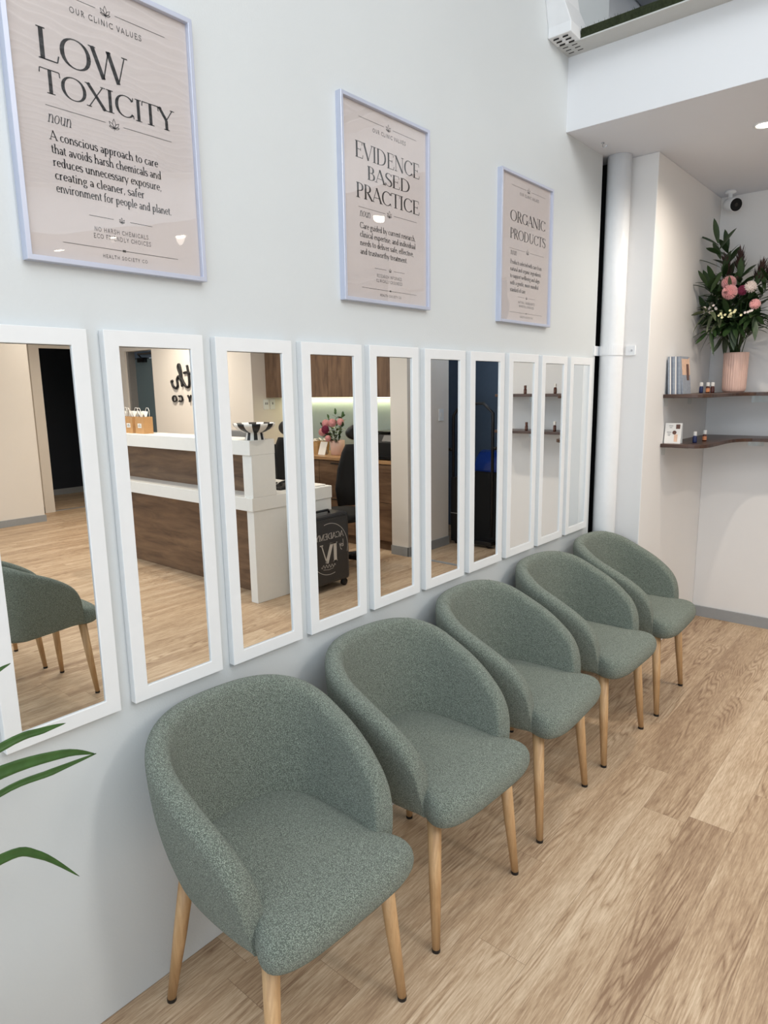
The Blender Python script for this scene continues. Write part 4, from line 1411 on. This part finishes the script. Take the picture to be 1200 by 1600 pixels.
# paper bags
def bag(x, lab, card=True):
    t = thing('paper_bag', lab, 'bag', (x, 3.15, 1.226), 'brown paper gift bags on the desk')
    b = B()
    w, d, h = .068, .045, .145
    loft(b, [[(x - w, 3.15 - d, 1.2262), (x + w, 3.15 - d, 1.2262), (x + w, 3.15 + d, 1.2262), (x - w, 3.15 + d, 1.2262)],
             [(x - w, 3.15 - d, 1.226 + h), (x + w, 3.15 - d, 1.226 + h), (x + w, 3.15 + d, 1.226 + h), (x - w, 3.15 + d, 1.226 + h)],
             [(x - w + .002, 3.15 - d + .002, 1.226 + h), (x + w - .002, 3.15 - d + .002, 1.226 + h), (x + w - .002, 3.15 + d - .002, 1.226 + h), (x - w + .002, 3.15 + d - .002, 1.226 + h)],
             [(x - w + .002, 3.15 - d + .002, 1.230), (x + w - .002, 3.15 - d + .002, 1.230), (x + w - .002, 3.15 + d - .002, 1.230), (x - w + .002, 3.15 + d - .002, 1.230)]])
    obj('bag_body', b, 'kraft', t)
    b = B()
    for s in (-1, 1):
        yy = 3.15 + s * d * .9
        tube(b, [(x - .03, yy, 1.226 + h - .01), (x - .03, yy, 1.226 + h + .05), (x - .015, yy, 1.226 + h + .075), (x + .015, yy, 1.226 + h + .075), (x + .03, yy, 1.226 + h + .05), (x + .03, yy, 1.226 + h - .01)], .0022, 6)
    obj('string_handle', b, 'tissue', t)
    b = B()
    for k in range(9):
        c = Vector((x + rnd.uniform(-.04, .04), 3.15 + rnd.uniform(-.02, .02), 1.226 + h - .02))
        q = [c, c + Vector((.03, .01, .0)), c + Vector((.035 + rnd.uniform(-.02, .02), rnd.uniform(-.02, .02), .07)), c + Vector((-.01, rnd.uniform(-.02, .02), .065))]
        b.faces.new([b.verts.new(p) for p in q])
    obj('tissue_paper', b, 'tissue', t)
    if card:
        c = obj('gift_card', bx(x - .032, x + .028, 3.15 - d - .0015, 3.15 - d, 1.226 + .05, 1.226 + .088), 'card', t)
        b = B()
        for i, (zz, a, e) in enumerate(((.074, -.018, .012), (.062, -.024, .020))):
            box(b, x + a, x + e, 3.15 - d - .0025, 3.15 - d - .0015, 1.226 + zz, 1.226 + zz + .004)
        obj('card_lettering', b, 'inkg', c)
    return t


bag(3.965, 'brown paper bag with white tissue at the right of the bags on the desk')
bag(4.150, 'brown paper bag beside the first, cut by the mirror frame')
bag(4.335, 'brown paper bag farther along the desk, hidden by the mirror frame')

# monitor, phone and papers on the work surface
t = thing('monitor', 'grey monitor back showing just above the desk', 'monitor', (2.97, 3.5, .805))
obj('stand_base', bx(2.86, 3.08, 3.38, 3.53, .8052, .818), 'greyd', t, bevel=.003)
obj('stand_neck', bx(2.94, 3.0, 3.476, 3.50, .818, 1.05), 'greyd', t)
obj('screen', bx(2.755, 3.19, 3.44, 3.475, .95, 1.262), 'greyd', t, bevel=.006)
t = thing('monitor', 'black monitor back standing on the desk before an office chair', 'monitor', (2.95, 3.6, .805))
obj('stand_base', bx(2.86, 3.06, 3.54, 3.70, .8052, .816), 'black', t, bevel=.003)
obj('stand_neck', bx(2.93, 2.99, 3.63, 3.65, .816, 1.0), 'black', t)
obj('screen', bx(2.762, 3.26, 3.585, 3.615, .866, 1.147), 'black', t, bevel=.004)
t = thing('desk_phone', 'black desk phone on the lower white desk top', 'phone', (2.60, 3.55, .805))
ml = Matrix.Translation((2.60, 3.55, .8052))
b = B()
loft(b, [[(2.53, 3.44, .8055), (2.67, 3.44, .8055), (2.67, 3.64, .8055), (2.53, 3.64, .8055)], [(2.535, 3.445, .82), (2.665, 3.445, .82), (2.665, 3.635, .86), (2.535, 3.635, .86)]])
obj('phone_body', b, 'black', t, bevel=.004)
obj('handset', tube(B(), [(2.555, 3.46, .85), (2.555, 3.48, .862), (2.555, 3.60, .884), (2.555, 3.62, .880)], [.016, .013, .013, .017], 12), 'blackm', t, smooth=True)
tag(obj('paper_stack', bx(2.43, 2.62, 3.70, 3.84, .8052, .817), 'card'), 'low stack of white paper at the back corner of the desk', 'paper')


# office chairs
def make_office():
    r = thing('office_chair', '', 'office chair', (0, 0, 0), 'black mesh office chairs')
    b = B()
    for k in range(5):
        a = 2 * PI * k / 5 + .3
        tube(b, [(0, 0, .10), (.17 * math.cos(a), .17 * math.sin(a), .09), (.29 * math.cos(a), .29 * math.sin(a), .065)], [.028, .022, .014], 8)
    obj('star_base', b, 'black', r, smooth=True)
    for k in range(5):
        a = 2 * PI * k / 5 + .3
        b = tube(B(), [(.29 * math.cos(a) - .022 * math.sin(a), .29 * math.sin(a) + .022 * math.cos(a), .03), (.29 * math.cos(a) + .022 * math.sin(a), .29 * math.sin(a) - .022 * math.cos(a), .03)], .03, 14)
        obj('castor', b, 'blackm', r, smooth=True)
    obj('gas_column', tube(B(), [(0, 0, .10), (0, 0, .28), (0, 0, .281), (0, 0, .44)], [.028, .028, .018, .018], 14), 'black', r, smooth=True)
    b = B()
    poly_ = [(.25 * math.copysign(abs(math.cos(a)) ** .6, math.cos(a)), .25 * math.copysign(abs(math.sin(a)) ** .6, math.sin(a))) for a in [2 * PI * k / 32 for k in range(32)]]
    loft(b, [[(x * s, y * s, z) for x, y in poly_] for s, z in ((.85, .44), (.98, .45), (1, .48), (.97, .505), (.85, .515))])
    obj('seat', b, 'mesh', r, smooth=True)
    b = B()
    path = [(-.20, z, w, dx) for z, w, dx in ((.60, .19, 0), (.75, .225, -.01), (.92, .215, -.035), (1.06, .18, -.055), (1.125, .14, -.06))]
    loft(b, [[(x + dx + (.03 if abs(k - 6) > 3 else 0.0) - .02 * math.cos(PI * (k - 6) / 12), w * (k - 6) / 6, z) for k in range(13)] +
             [(x + dx - .022 + (.03 if abs(k - 6) > 3 else 0.0) - .02 * math.cos(PI * (k - 6) / 12), w * (k - 6) / 6, z) for k in range(12, -1, -1)] for x, z, w, dx in path])
    obj('backrest', b, 'mesh', r, smooth=True)
    obj('back_spine', tube(B(), [(-.03, 0, .43), (-.20, 0, .46), (-.275, 0, .60), (-.29, 0, .95), (-.295, 0, 1.20)], [.022, .022, .022, .02, .016], 10), 'black', r, smooth=True)
    b = B()
    loft(b, [[(-.262 + dx - .012 * math.cos(a) - .03 * (abs(math.sin(a)) < .0), .155 * s * math.sin(a), 1.225 + .072 * s * math.cos(a)) for a in [2 * PI * k / 28 for k in range(28)]]
             for dx, s in ((-.022, .85), (-.012, 1.0), (.012, 1.0), (.022, .85))])
    obj('headrest', b, 'black', r, smooth=True)
    for s in (-1, 1):
        obj('armrest', tube(B(), [(-.05, s * .24, .46), (-.04, s * .29, .50), (-.02, s * .295, .66)], [.016, .016, .014], 10), 'black', r, smooth=True)
        obj('arm_pad', tube(B(), [(-.12, s * .295, .675), (-.1, s * .295, .68), (.10, s * .295, .68), (.13, s * .295, .675)], [.018, .028, .028, .018], 10), 'black', r, smooth=True)
    return r


oc = make_office()
oc.location = (2.64, 4.24, 0)
oc.rotation_euler = (0, 0, math.radians(5))
oc['label'] = 'black office chair before the pink bouquet, seen in the suitcase mirror'
oc2 = copy_tree(oc)
oc2.location = (3.515, 4.12, 0)
oc2.rotation_euler = (0, 0, math.radians(-80))
oc2['label'] = 'black office chair right of the striped bowl, mostly cut by the mirror frame'

# suitcase
SX, SY0, SY1, SZ1 = 2.19, 3.40, 3.86, .615
t = thing('suitcase', 'dark hard-shell suitcase with a silver ACADEMY IV print beside the desk', 'suitcase', (2.30, 3.63, 0))
obj('shell', bx(SX, SX + .22, SY0, SY1, .055, SZ1), 'case', t, bevel=.03)
b = bx(SX + .105, SX + .115, SY0 - .001, SY1 + .001, .075, SZ1 - .02)
obj('zip_seam', b, 'blackm', t)
b = B()
for k in range(3):
    box(b, SX - .002, SX + .006, SY0 + .03, SY1 - .03, SZ1 - .018 - k * .012, SZ1 - .014 - k * .012)
obj('shell_ridges', b, 'blackm', t)
b = tube(B(), [(SX + .09, SY0 + .14, SZ1), (SX + .09, SY0 + .15, SZ1 + .022), (SX + .09, SY1 - .15, SZ1 + .022), (SX + .09, SY1 - .14, SZ1)], .010, 8)
obj('top_handle', b, 'black', t, smooth=True)
for xx in (SX + .04, SX + .18):
    for yy in (SY0 + .05, SY1 - .04):
        b = tube(B(), [(xx - .012, yy, .03), (xx + .012, yy, .03)], .030, 16)
        tube(b, [(xx, yy, .03), (xx, yy, .07)], .016, 8)
        obj('castor', b, 'black', t, smooth=True)


def PS(u, v):   # the face looks towards the mirror wall; u runs to the reader's right
    return (SX - .0012, SY1 - u, v)


b = B()
write(b, 'ACADEMY', .075, .385, .425, .048, PS, .12, .06)
write(b, 'IV', .145, .33, .235, .155, PS, .20, .06)
obj('lettering', b, 'logo', t)
b = B()
pts = [(.235 + .205 * math.cos(math.radians(a)), .345 + .205 * math.sin(math.radians(a))) for a in range(75, 200, 6)]
strokes(b, pts, .004, PS)
pts = [(.235 + .205 * math.cos(math.radians(a)), .345 + .205 * math.sin(math.radians(a))) for a in range(255, 380, 6)]
strokes(b, pts, .004, PS)
# small script words beside and below
strokes(b, [(.082, .40), (.080, .345), (.090, .365), (.102, .362), (.098, .345), (.082, .344)], .0045, PS)
strokes(b, [(.106, .372), (.112, .350), (.124, .372), (.110, .325), (.098, .318)], .0045, PS)
x = .20
pts = []
for k in range(26):
    pts.append((.175 + k * .0062, .205 + .013 * math.sin(k * 1.25) + k * .0004))
strokes(b, pts, .004, PS)
strokes(b, [(.20, .186), (.25, .180), (.31, .190)], .003, PS)
obj('script_and_ring', b, 'logo', t)

# back counter with drawers, wall cupboards and led strip
t = thing('back_counter', 'walnut counter along the wall behind the desk', 'counter', (3.6, 5.2, 0))
obj('counter_top', bx(2.587, 4.593, 4.895, 5.468, .862, .893), 'oaktop', t, bevel=.002)
obj('end_panel', bx(2.587, 2.606, 4.905, 5.465, .10, .862), 'walnut', t)
obj('kick_board', bx(2.606, 4.593, 4.96, 4.975, 0.0, .10), 'walnuth', t)
obj('carcass', bx(2.607, 4.593, 4.93, 5.465, .10, .860), 'walnut', t)
for k in range(4):
    x0 = 2.61 + k * .496
    for z0, z1 in ((.105, .48), (.485, .855)):
        d = obj('drawer', bx(x0 + .002, x0 + .492, 4.908, 4.929, z0, z1), 'walnuth', t)
        obj('handle', bx(x0 + .17, x0 + .32, 4.898, 4.908, z1 - .03, z1 - .02), 'black', d)
for k in range(4):
    x0 = 2.587 + k * .5015
    t = thing('wall_cupboard', ('walnut wall cupboard above the printer', 'walnut wall cupboard right above the bouquet, its seam to the right', 'walnut wall cupboard left of the bouquet in the mirror',
                                'walnut wall cupboard next to the outlets')[k], 'cupboard', (x0 + .25, 5.26, 1.498), 'walnut wall cupboards above the counter')
    obj('cupboard_body', bx(x0 + .001, x0 + .5005, 5.085, 5.468, 1.500, 2.60), 'walnut', t)
    obj('cupboard_door', bx(x0 + .002, x0 + .4995, 5.064, 5.084, 1.498, 2.60), 'walnut', t, bevel=.001)
t = thing('led_strip', 'glowing warm light strip under the walnut wall cupboards', 'light', (3.6, 5.44, 1.49))
obj('profile', bx(2.60, 4.58, 5.405, 5.445, 1.492, 1.4995), 'alu', t)
obj('diffuser', bx(2.60, 4.58, 5.408, 5.442, 1.486, 1.492), 'led', t)
d = bpy.data.lights.new('led_strip_light', 'AREA')
d.shape = 'RECTANGLE'
d.size, d.size_y = 1.9, .03
d.energy = 3.2
d.color = (1.0, .87, .56)
o = bpy.data.objects.new('led_strip_light', d)
COL.objects.link(o)
o.parent = t
o.location = (0, -.015, -.008)
tag(obj('splashback', bx(2.587, 4.593, 5.460, 5.4695, .8935, 1.492), 'splash'), 'pale mint glass splashback behind the counter', 'splashback')

# outlets on the alcove side
for y0, lab in ((5.105, 'white double light switch plate beside the walnut cupboards'), (5.20, 'white power outlet plate beside the double switch')):
    t = thing('wall_plate', lab, 'outlet', (4.595, y0 - .045, 1.42), 'white plates on the wall by the cupboards')
    obj('plate', bx(4.588, 4.596, y0 - .085, y0 - .010, 1.365, 1.478), 'frame', t, bevel=.002)
    b = B()
    for yy in ((y0 - .065, y0 - .04) if lab.startswith('white double') else (y0 - .055,)):
        box(b, 4.584, 4.588, yy, yy + .016, 1.42, 1.446)
    obj('rocker', b, 'skirt', t)
t = thing('light_switch', 'white light switch on the shaded wall end, seen in a mirror', 'switch', (2.38, 5.395, 1.32))
obj('plate', bx(2.372, 2.381, 5.358, 5.433, 1.262, 1.376), 'frame', t, bevel=.002)
obj('rocker', bx(2.368, 2.372, 5.385, 5.406, 1.30, 1.34), 'card', t)

# printer
t = thing('printer', 'black printer standing on the end of the counter', 'printer', (2.80, 5.15, .893))
b = B()
loft(b, [[(2.61, 4.98, .895), (2.97, 4.98, .895), (2.97, 5.38, .895), (2.61, 5.38, .895)], [(2.61, 4.98, 1.06), (2.97, 4.98, 1.06), (2.97, 5.38, 1.06), (2.61, 5.38, 1.06)],
         [(2.63, 5.02, 1.14), (2.95, 5.02, 1.14), (2.95, 5.36, 1.15), (2.63, 5.36, 1.15)]])
obj('printer_body', b, 'black', t, bevel=.008)
obj('scanner_lid', bx(2.635, 2.945, 5.03, 5.36, 1.15, 1.168), 'blackm', t, bevel=.004)
ml = Matrix.Translation((2.62, 4.985, 1.07)) @ Matrix.Rotation(math.radians(-35), 4, 'X')
obj('control_panel', box(B(), .02, .17, -.01, .01, 0, .075, ml), 'greyd', t, bevel=.003)
obj('paper_tray', bx(2.66, 2.92, 4.945, 4.985, .905, .93), 'blackm', t)

# counter bouquet, basket and propped card
PX, PY, PZ = 3.530, 5.12, .8932
t = thing('ribbed_pot', 'pink ribbed pot on the counter behind the desk', 'vase', (PX, PY, PZ))
b = B()
loft(b, [[(PX + (r_ + .0016 * math.cos(k * PI)) * math.cos(2 * PI * k / 72), PY + (r_ + .0016 * math.cos(k * PI)) * math.sin(2 * PI * k / 72), PZ + z) for k in range(72)]
         for r_, z in [(.062, 0), (.070, .008), (.074, .08), (.078, .155), (.073, .155), (.066, .02)]])
obj('pot_body', b, 'pink', t, smooth=True)
pb = (PX, PY, PZ + .05)
for c, R_, mt, lab in (((PX + .085, PY - .08, 1.225), .045, 'mum', 'pink rose at the front top of the counter bouquet'),
                       ((PX - .02, PY - .09, 1.235), .045, 'mum', 'pink rose beside the front top one in the counter bouquet'),
                       ((PX - .10, PY - .05, 1.245), .040, 'mum', 'pink bloom at the cut side of the counter bouquet'),
                       ((PX + .14, PY - .08, 1.135), .045, 'mum', 'pink lily like bloom at the far side of the counter bouquet'),
                       ((PX + .055, PY - .12, 1.165), .045, 'magenta', 'deep crimson bloom in the middle of the counter bouquet'),
                       ((PX + .01, PY - .13, 1.075), .034, 'mum', 'low pink bloom over the rim of the pink pot')):
    pompom(c, R_, mt, lab, base=pb, npet=90, group='blooms in the counter bouquet', name='pink_flower')
for k, tip in enumerate([(PX + .02, PY, 1.33), (PX - .08, PY, 1.30), (PX + .12, PY, 1.27), (PX + .18, PY - .03, 1.19), (PX - .12, PY - .05, 1.20), (PX + .06, PY - .10, 1.11), (PX - .05, PY - .10, 1.12)]):
    foliage(tip, ('tallest leafy stem of the counter bouquet', 'leafy stem behind the pink roses on the counter', 'rounded leaf stem left of the tallest on the counter',
                  'leafy stem leaning to the basket side', 'leafy stem leaning to the printer side', 'low leaf stem under the crimson bloom', 'low leaf stem near the pot rim')[k],
            'leafb' if k < 3 else 'leaf', 9, .06, .035, base=pb, group='leaf stems in the counter bouquet', bulge=(0, 0, .01), start=.4)
t = thing('basket', 'tan basket on the counter beside the propped card', 'basket', (3.86, 5.14, .893))
b = B()
loft(b, [[(3.86 + s * dx, 5.14 + s * dy, .8935 + z) for dx, dy in ((-.10, -.09), (.10, -.09), (.10, .09), (-.10, .09))] for s, z in ((.92, 0), (1, .08), (1.02, .085), (1, .09), (1.0, .13), (.95, .13), (.9, .01))])
obj('basket_body', b, 'wicker', t)
b = B()
for k in range(14):
    c = Vector((3.86 + rnd.uniform(-.08, .08), 5.14 + rnd.uniform(-.07, .07), 1.02 + rnd.uniform(0, .015)))
    blade(b, c, (rnd.uniform(-1, 1), rnd.uniform(-1, 1), .5), (0, 0, 1), .06, .03, .3, 4)
obj('tissue_paper', b, 'tissue', t)
t = thing('propped_card', 'white card propped up beside the pink pot', 'card', (3.69, 5.05, .893))
ml = Matrix.Translation((3.635, 5.03, .8936)) @ Matrix.Rotation(math.radians(-20), 4, 'X')
obj('card_face', box(B(), 0, .105, 0, .004, 0, .145, ml), 'card', t)
ml = Matrix.Translation((3.675, 5.12, .8936)) @ Matrix.Rotation(math.radians(18), 4, 'X')
obj('card_stand', box(B(), 0, .03, 0, .003, 0, .115, ml), 'card', t)

# raised lettering on the cream wall (reads correctly in the room, reversed in the mirror)
t = thing('wall_lettering', 'black raised lettering on the cream wall, reversed in the mirror', 'sign', (5.6, 4.865, 1.5))


def PW_(u, v):
    return (u, 4.860, v)


def raised(b, T_=.012):
    fs = list(b.faces)
    r = bmesh.ops.extrude_face_region(b, geom=fs)
    vs = [e for e in r['geom'] if isinstance(e, bmesh.types.BMVert)]
    bmesh.ops.translate(b, verts=vs, vec=(0, -T_, 0))
    return b


b = B()
write(b, 'SOCIETY CO', 5.07, 6.185, 1.452, .086, PW_, .2, .2, False, .30)
obj('small_letters', raised(b), 'ink', t)
sc = .205


def script(b, pts, closed=False):
    P_ = [(x, 4.856, z) for x, z in pts]
    tube(b, P_, .0155, 8)


b = B()


def smooth_path(pts, n=6):
    out = []
    for i in range(len(pts) - 1):
        p0, p1, p2, p3 = pts[max(i - 1, 0)], pts[i], pts[i + 1], pts[min(i + 2, len(pts) - 1)]
        for k in range(n):
            s = k / n
            out.append(tuple(.5 * (2 * b1 + (c - a) * s + (2 * a - 5 * b1 + 4 * c - d) * s * s + (3 * b1 - a - 3 * c + d) * s ** 3) for a, b1, c, d in zip(p0, p1, p2, p3)))
    out.append(pts[-1])
    return out


BL = 1.630
for path in ([(4.98, 1.86), (5.03, 1.90), (5.05, 1.80), (5.03, BL), (4.99, 1.62)],
             [(5.20, 1.91), (5.17, 1.80), (5.16, BL + .02), (5.21, BL)], [(4.97, 1.75), (5.08, 1.78), (5.20, 1.76)],
             [(5.21, BL), (5.28, BL + .07), (5.31, BL + .12), (5.27, BL + .14), (5.25, BL + .06), (5.30, BL), (5.38, BL + .04)],
             [(5.50, BL + .12), (5.44, BL + .14), (5.39, BL + .06), (5.43, BL), (5.49, BL + .08), (5.51, BL + .13), (5.51, BL + .03), (5.55, BL)],
             [(5.55, BL), (5.62, BL + .12), (5.66, BL + .25), (5.62, BL + .28), (5.60, BL + .12), (5.62, BL + .01), (5.68, BL + .02)],
             [(5.79, BL + .27), (5.76, BL + .12), (5.77, BL + .02), (5.84, BL + .01), (5.90, BL + .06)], [(5.70, BL + .165), (5.80, BL + .185), (5.88, BL + .18)],
             [(5.90, BL + .06), (5.97, BL + .16), (6.01, BL + .25), (5.98, BL + .285), (5.95, BL + .20), (5.94, BL + .02), (5.96, BL + .09), (6.01, BL + .14), (6.045, BL + .10), (6.04, BL + .03), (6.08, BL - .005), (6.14, BL + .02), (6.175, BL + .075), (6.15, BL + .09)]):
    script(b, smooth_path([(5.94 - (5.94 - x) * .86 if x < 5.94 else x, z) for x, z in path]))
obj('script_letters', b, 'ink', t, smooth=True)

# arched trolley and blue drum in the dim room
t = thing('equipment_trolley', 'black equipment trolley with a tall arched push bar in the navy room', 'trolley', (2.2, 5.62, 0))
YY = 5.60
arch = [(2.372, YY, .12), (2.372, YY, 1.300), (2.325, YY, 1.365), (2.09, YY, 1.425), (2.02, YY, 1.425), (1.915, YY, 1.335), (1.912, YY, .12)]
obj('push_bar', tube(B(), arch, .0155, 12), 'black', t, smooth=True)
for xx, zz in ((2.40, .965), (1.885, 1.0)):
    obj('knob', tube(B(), [(xx - .02, YY, zz), (xx + .02, YY, zz)], .017, 12), 'black', t, smooth=True)
obj('cabinet', bx(2.30, 2.376, 5.565, 5.66, .05, .69), 'black', t, bevel=.006)
obj('cabinet_trim', bx(2.297, 2.379, 5.561, 5.664, .32, .328), 'greyd', t)
obj('base', bx(1.90, 2.375, 5.57, 5.665, .03, .07), 'black', t, bevel=.004)
for xx in (1.95, 2.33):
    obj('castor', tube(B(), [(xx, 5.60, .022), (xx, 5.63, .022)], .022, 14), 'blackm', t, smooth=True)
t = thing('equipment_drum', 'glossy blue topped black drum in the navy room, seen in a mirror', 'drum', (1.98, 5.9, 0))
b = B()
ring = []
for k in range(25):
    a = PI * k / 24
    ring.append((.19 * math.cos(a), .75 + .20 * math.sin(a)))
loft(b, [[(xx, 5.90 + dy * q, z) for dy, z in ring] for xx, q in ((1.70, .94), (1.71, 1.0), (2.19, 1.0), (2.20, .94))])
obj('rounded_top', b, 'blue', t, smooth=True)
obj('drum_body', bx(1.705, 2.195, 5.71, 6.09, .03, .75), 'mesh', t, bevel=.02)
obj('foot', bx(1.74, 2.16, 5.75, 6.05, 0, .03), 'black', t)

t = thing('added_room_light', 'unseen cool light added to brighten the navy room', 'ceiling light', (1.75, 5.7, SOFF))
obj('added_fitting', lathe(B(), [(.09, 0), (.09, -.02), (.07, -.03)], (1.75, 5.7, SOFF), 24), 'frame', t, smooth=True)
d = bpy.data.lights.new('added_room_glow', 'POINT')  # unseen lamp and its housing, added to lift the navy walls
d.energy = 16
d.color = (.82, .90, 1.0)
d.shadow_soft_size = .05
o = bpy.data.objects.new('added_room_glow', d)
COL.objects.link(o)
o.parent = t
o.location = (0, 0, -.09)

# ------------------------------------------------------------------ potted plant at the left edge
t = thing('potted_plant', 'long green strap leaves reaching in at the left edge before the wall', 'plant', (.36, .02, 0))
obj('pot', lathe(B(), [(.12, 0), (.14, .02), (.165, .30), (.172, .31), (.172, .33), (.155, .33), (.15, .27)], (.36, .02, 0), 32), 'pvc', t, smooth=True)
obj('potting_soil', lathe(B(), [(.151, .26), (.151, .285)], (.36, .02, 0), 24), 'soil', t)
obj('cane', tube(B(), [(.36, .02, .27), (.355, .02, .5), (.34, .03, .74)], [.016, .014, .011], 10), 'kraft', t, smooth=True)


def strap(pts, widths, twist=(1, 0, .3)):
    b = B()
    P_ = smooth_path([tuple(p) for p in pts], 6)
    n = len(P_)
    rows = []
    for i, p in enumerate(P_):
        d = (Vector(P_[min(i + 1, n - 1)]) - Vector(P_[max(i - 1, 0)])).normalized()
        side = d.cross(Vector(twist)).normalized()
        nr = side.cross(d)
        s = i / (n - 1) * (len(widths) - 1)
        k = min(int(s), len(widths) - 2)
        w = (widths[k] + (widths[k + 1] - widths[k]) * (s - k)) / 2
        p = Vector(p)
        rows.append([b.verts.new(p - side * w + nr * w * .18), b.verts.new(p - side * w * .5 + nr * w * .04), b.verts.new(p), b.verts.new(p + side * w * .5 + nr * w * .04), b.verts.new(p + side * w + nr * w * .18)])
    for a, c in zip(rows, rows[1:]):
        for j in range(4):
            b.faces.new((a[j], a[j + 1], c[j + 1], c[j]))
    o = obj('leaf', b, 'leafb', t, smooth=True)
    md = o.modifiers.new('thick', 'SOLIDIFY')
    md.thickness = .0012
    return o


C0 = (.335, .03, .76)
strap([C0, (.31, .18, .90), (.265, .36, .918), (.235, .50, .890), (.217, .572, .852)], [.012, .022, .025, .017, .002])
strap([(.338, .03, .75), (.30, .18, .845), (.25, .378, .871), (.235, .48, .862), (.215, .577, .849)], [.010, .014, .012, .013, .002])
strap([C0, (.31, .16, .93), (.26, .39, .963), (.245, .47, .957), (.235, .515, .949)], [.012, .022, .016, .012, .001])
strap([(.335, .03, .70), (.30, .18, .752), (.25, .37, .746), (.233, .44, .704), (.215, .517, .600)], [.012, .026, .019, .014, .001])
strap([C0, (.31, .16, 1.00), (.25, .36, 1.07), (.22, .405, 1.085), (.20, .443, 1.088)], [.010, .014, .012, .010, .001])
strap([C0, (.45, .00, .98), (.58, -.03, .95), (.66, -.05, .84)], [.012, .036, .034, .001], (0, 1, .3))
strap([C0, (.32, -.12, .98), (.28, -.28, .96), (.26, -.38, .85)], [.012, .036, .034, .001])
strap([C0, (.40, -.08, 1.05), (.45, -.18, 1.14), (.48, -.27, 1.10)], [.012, .034, .030, .001])
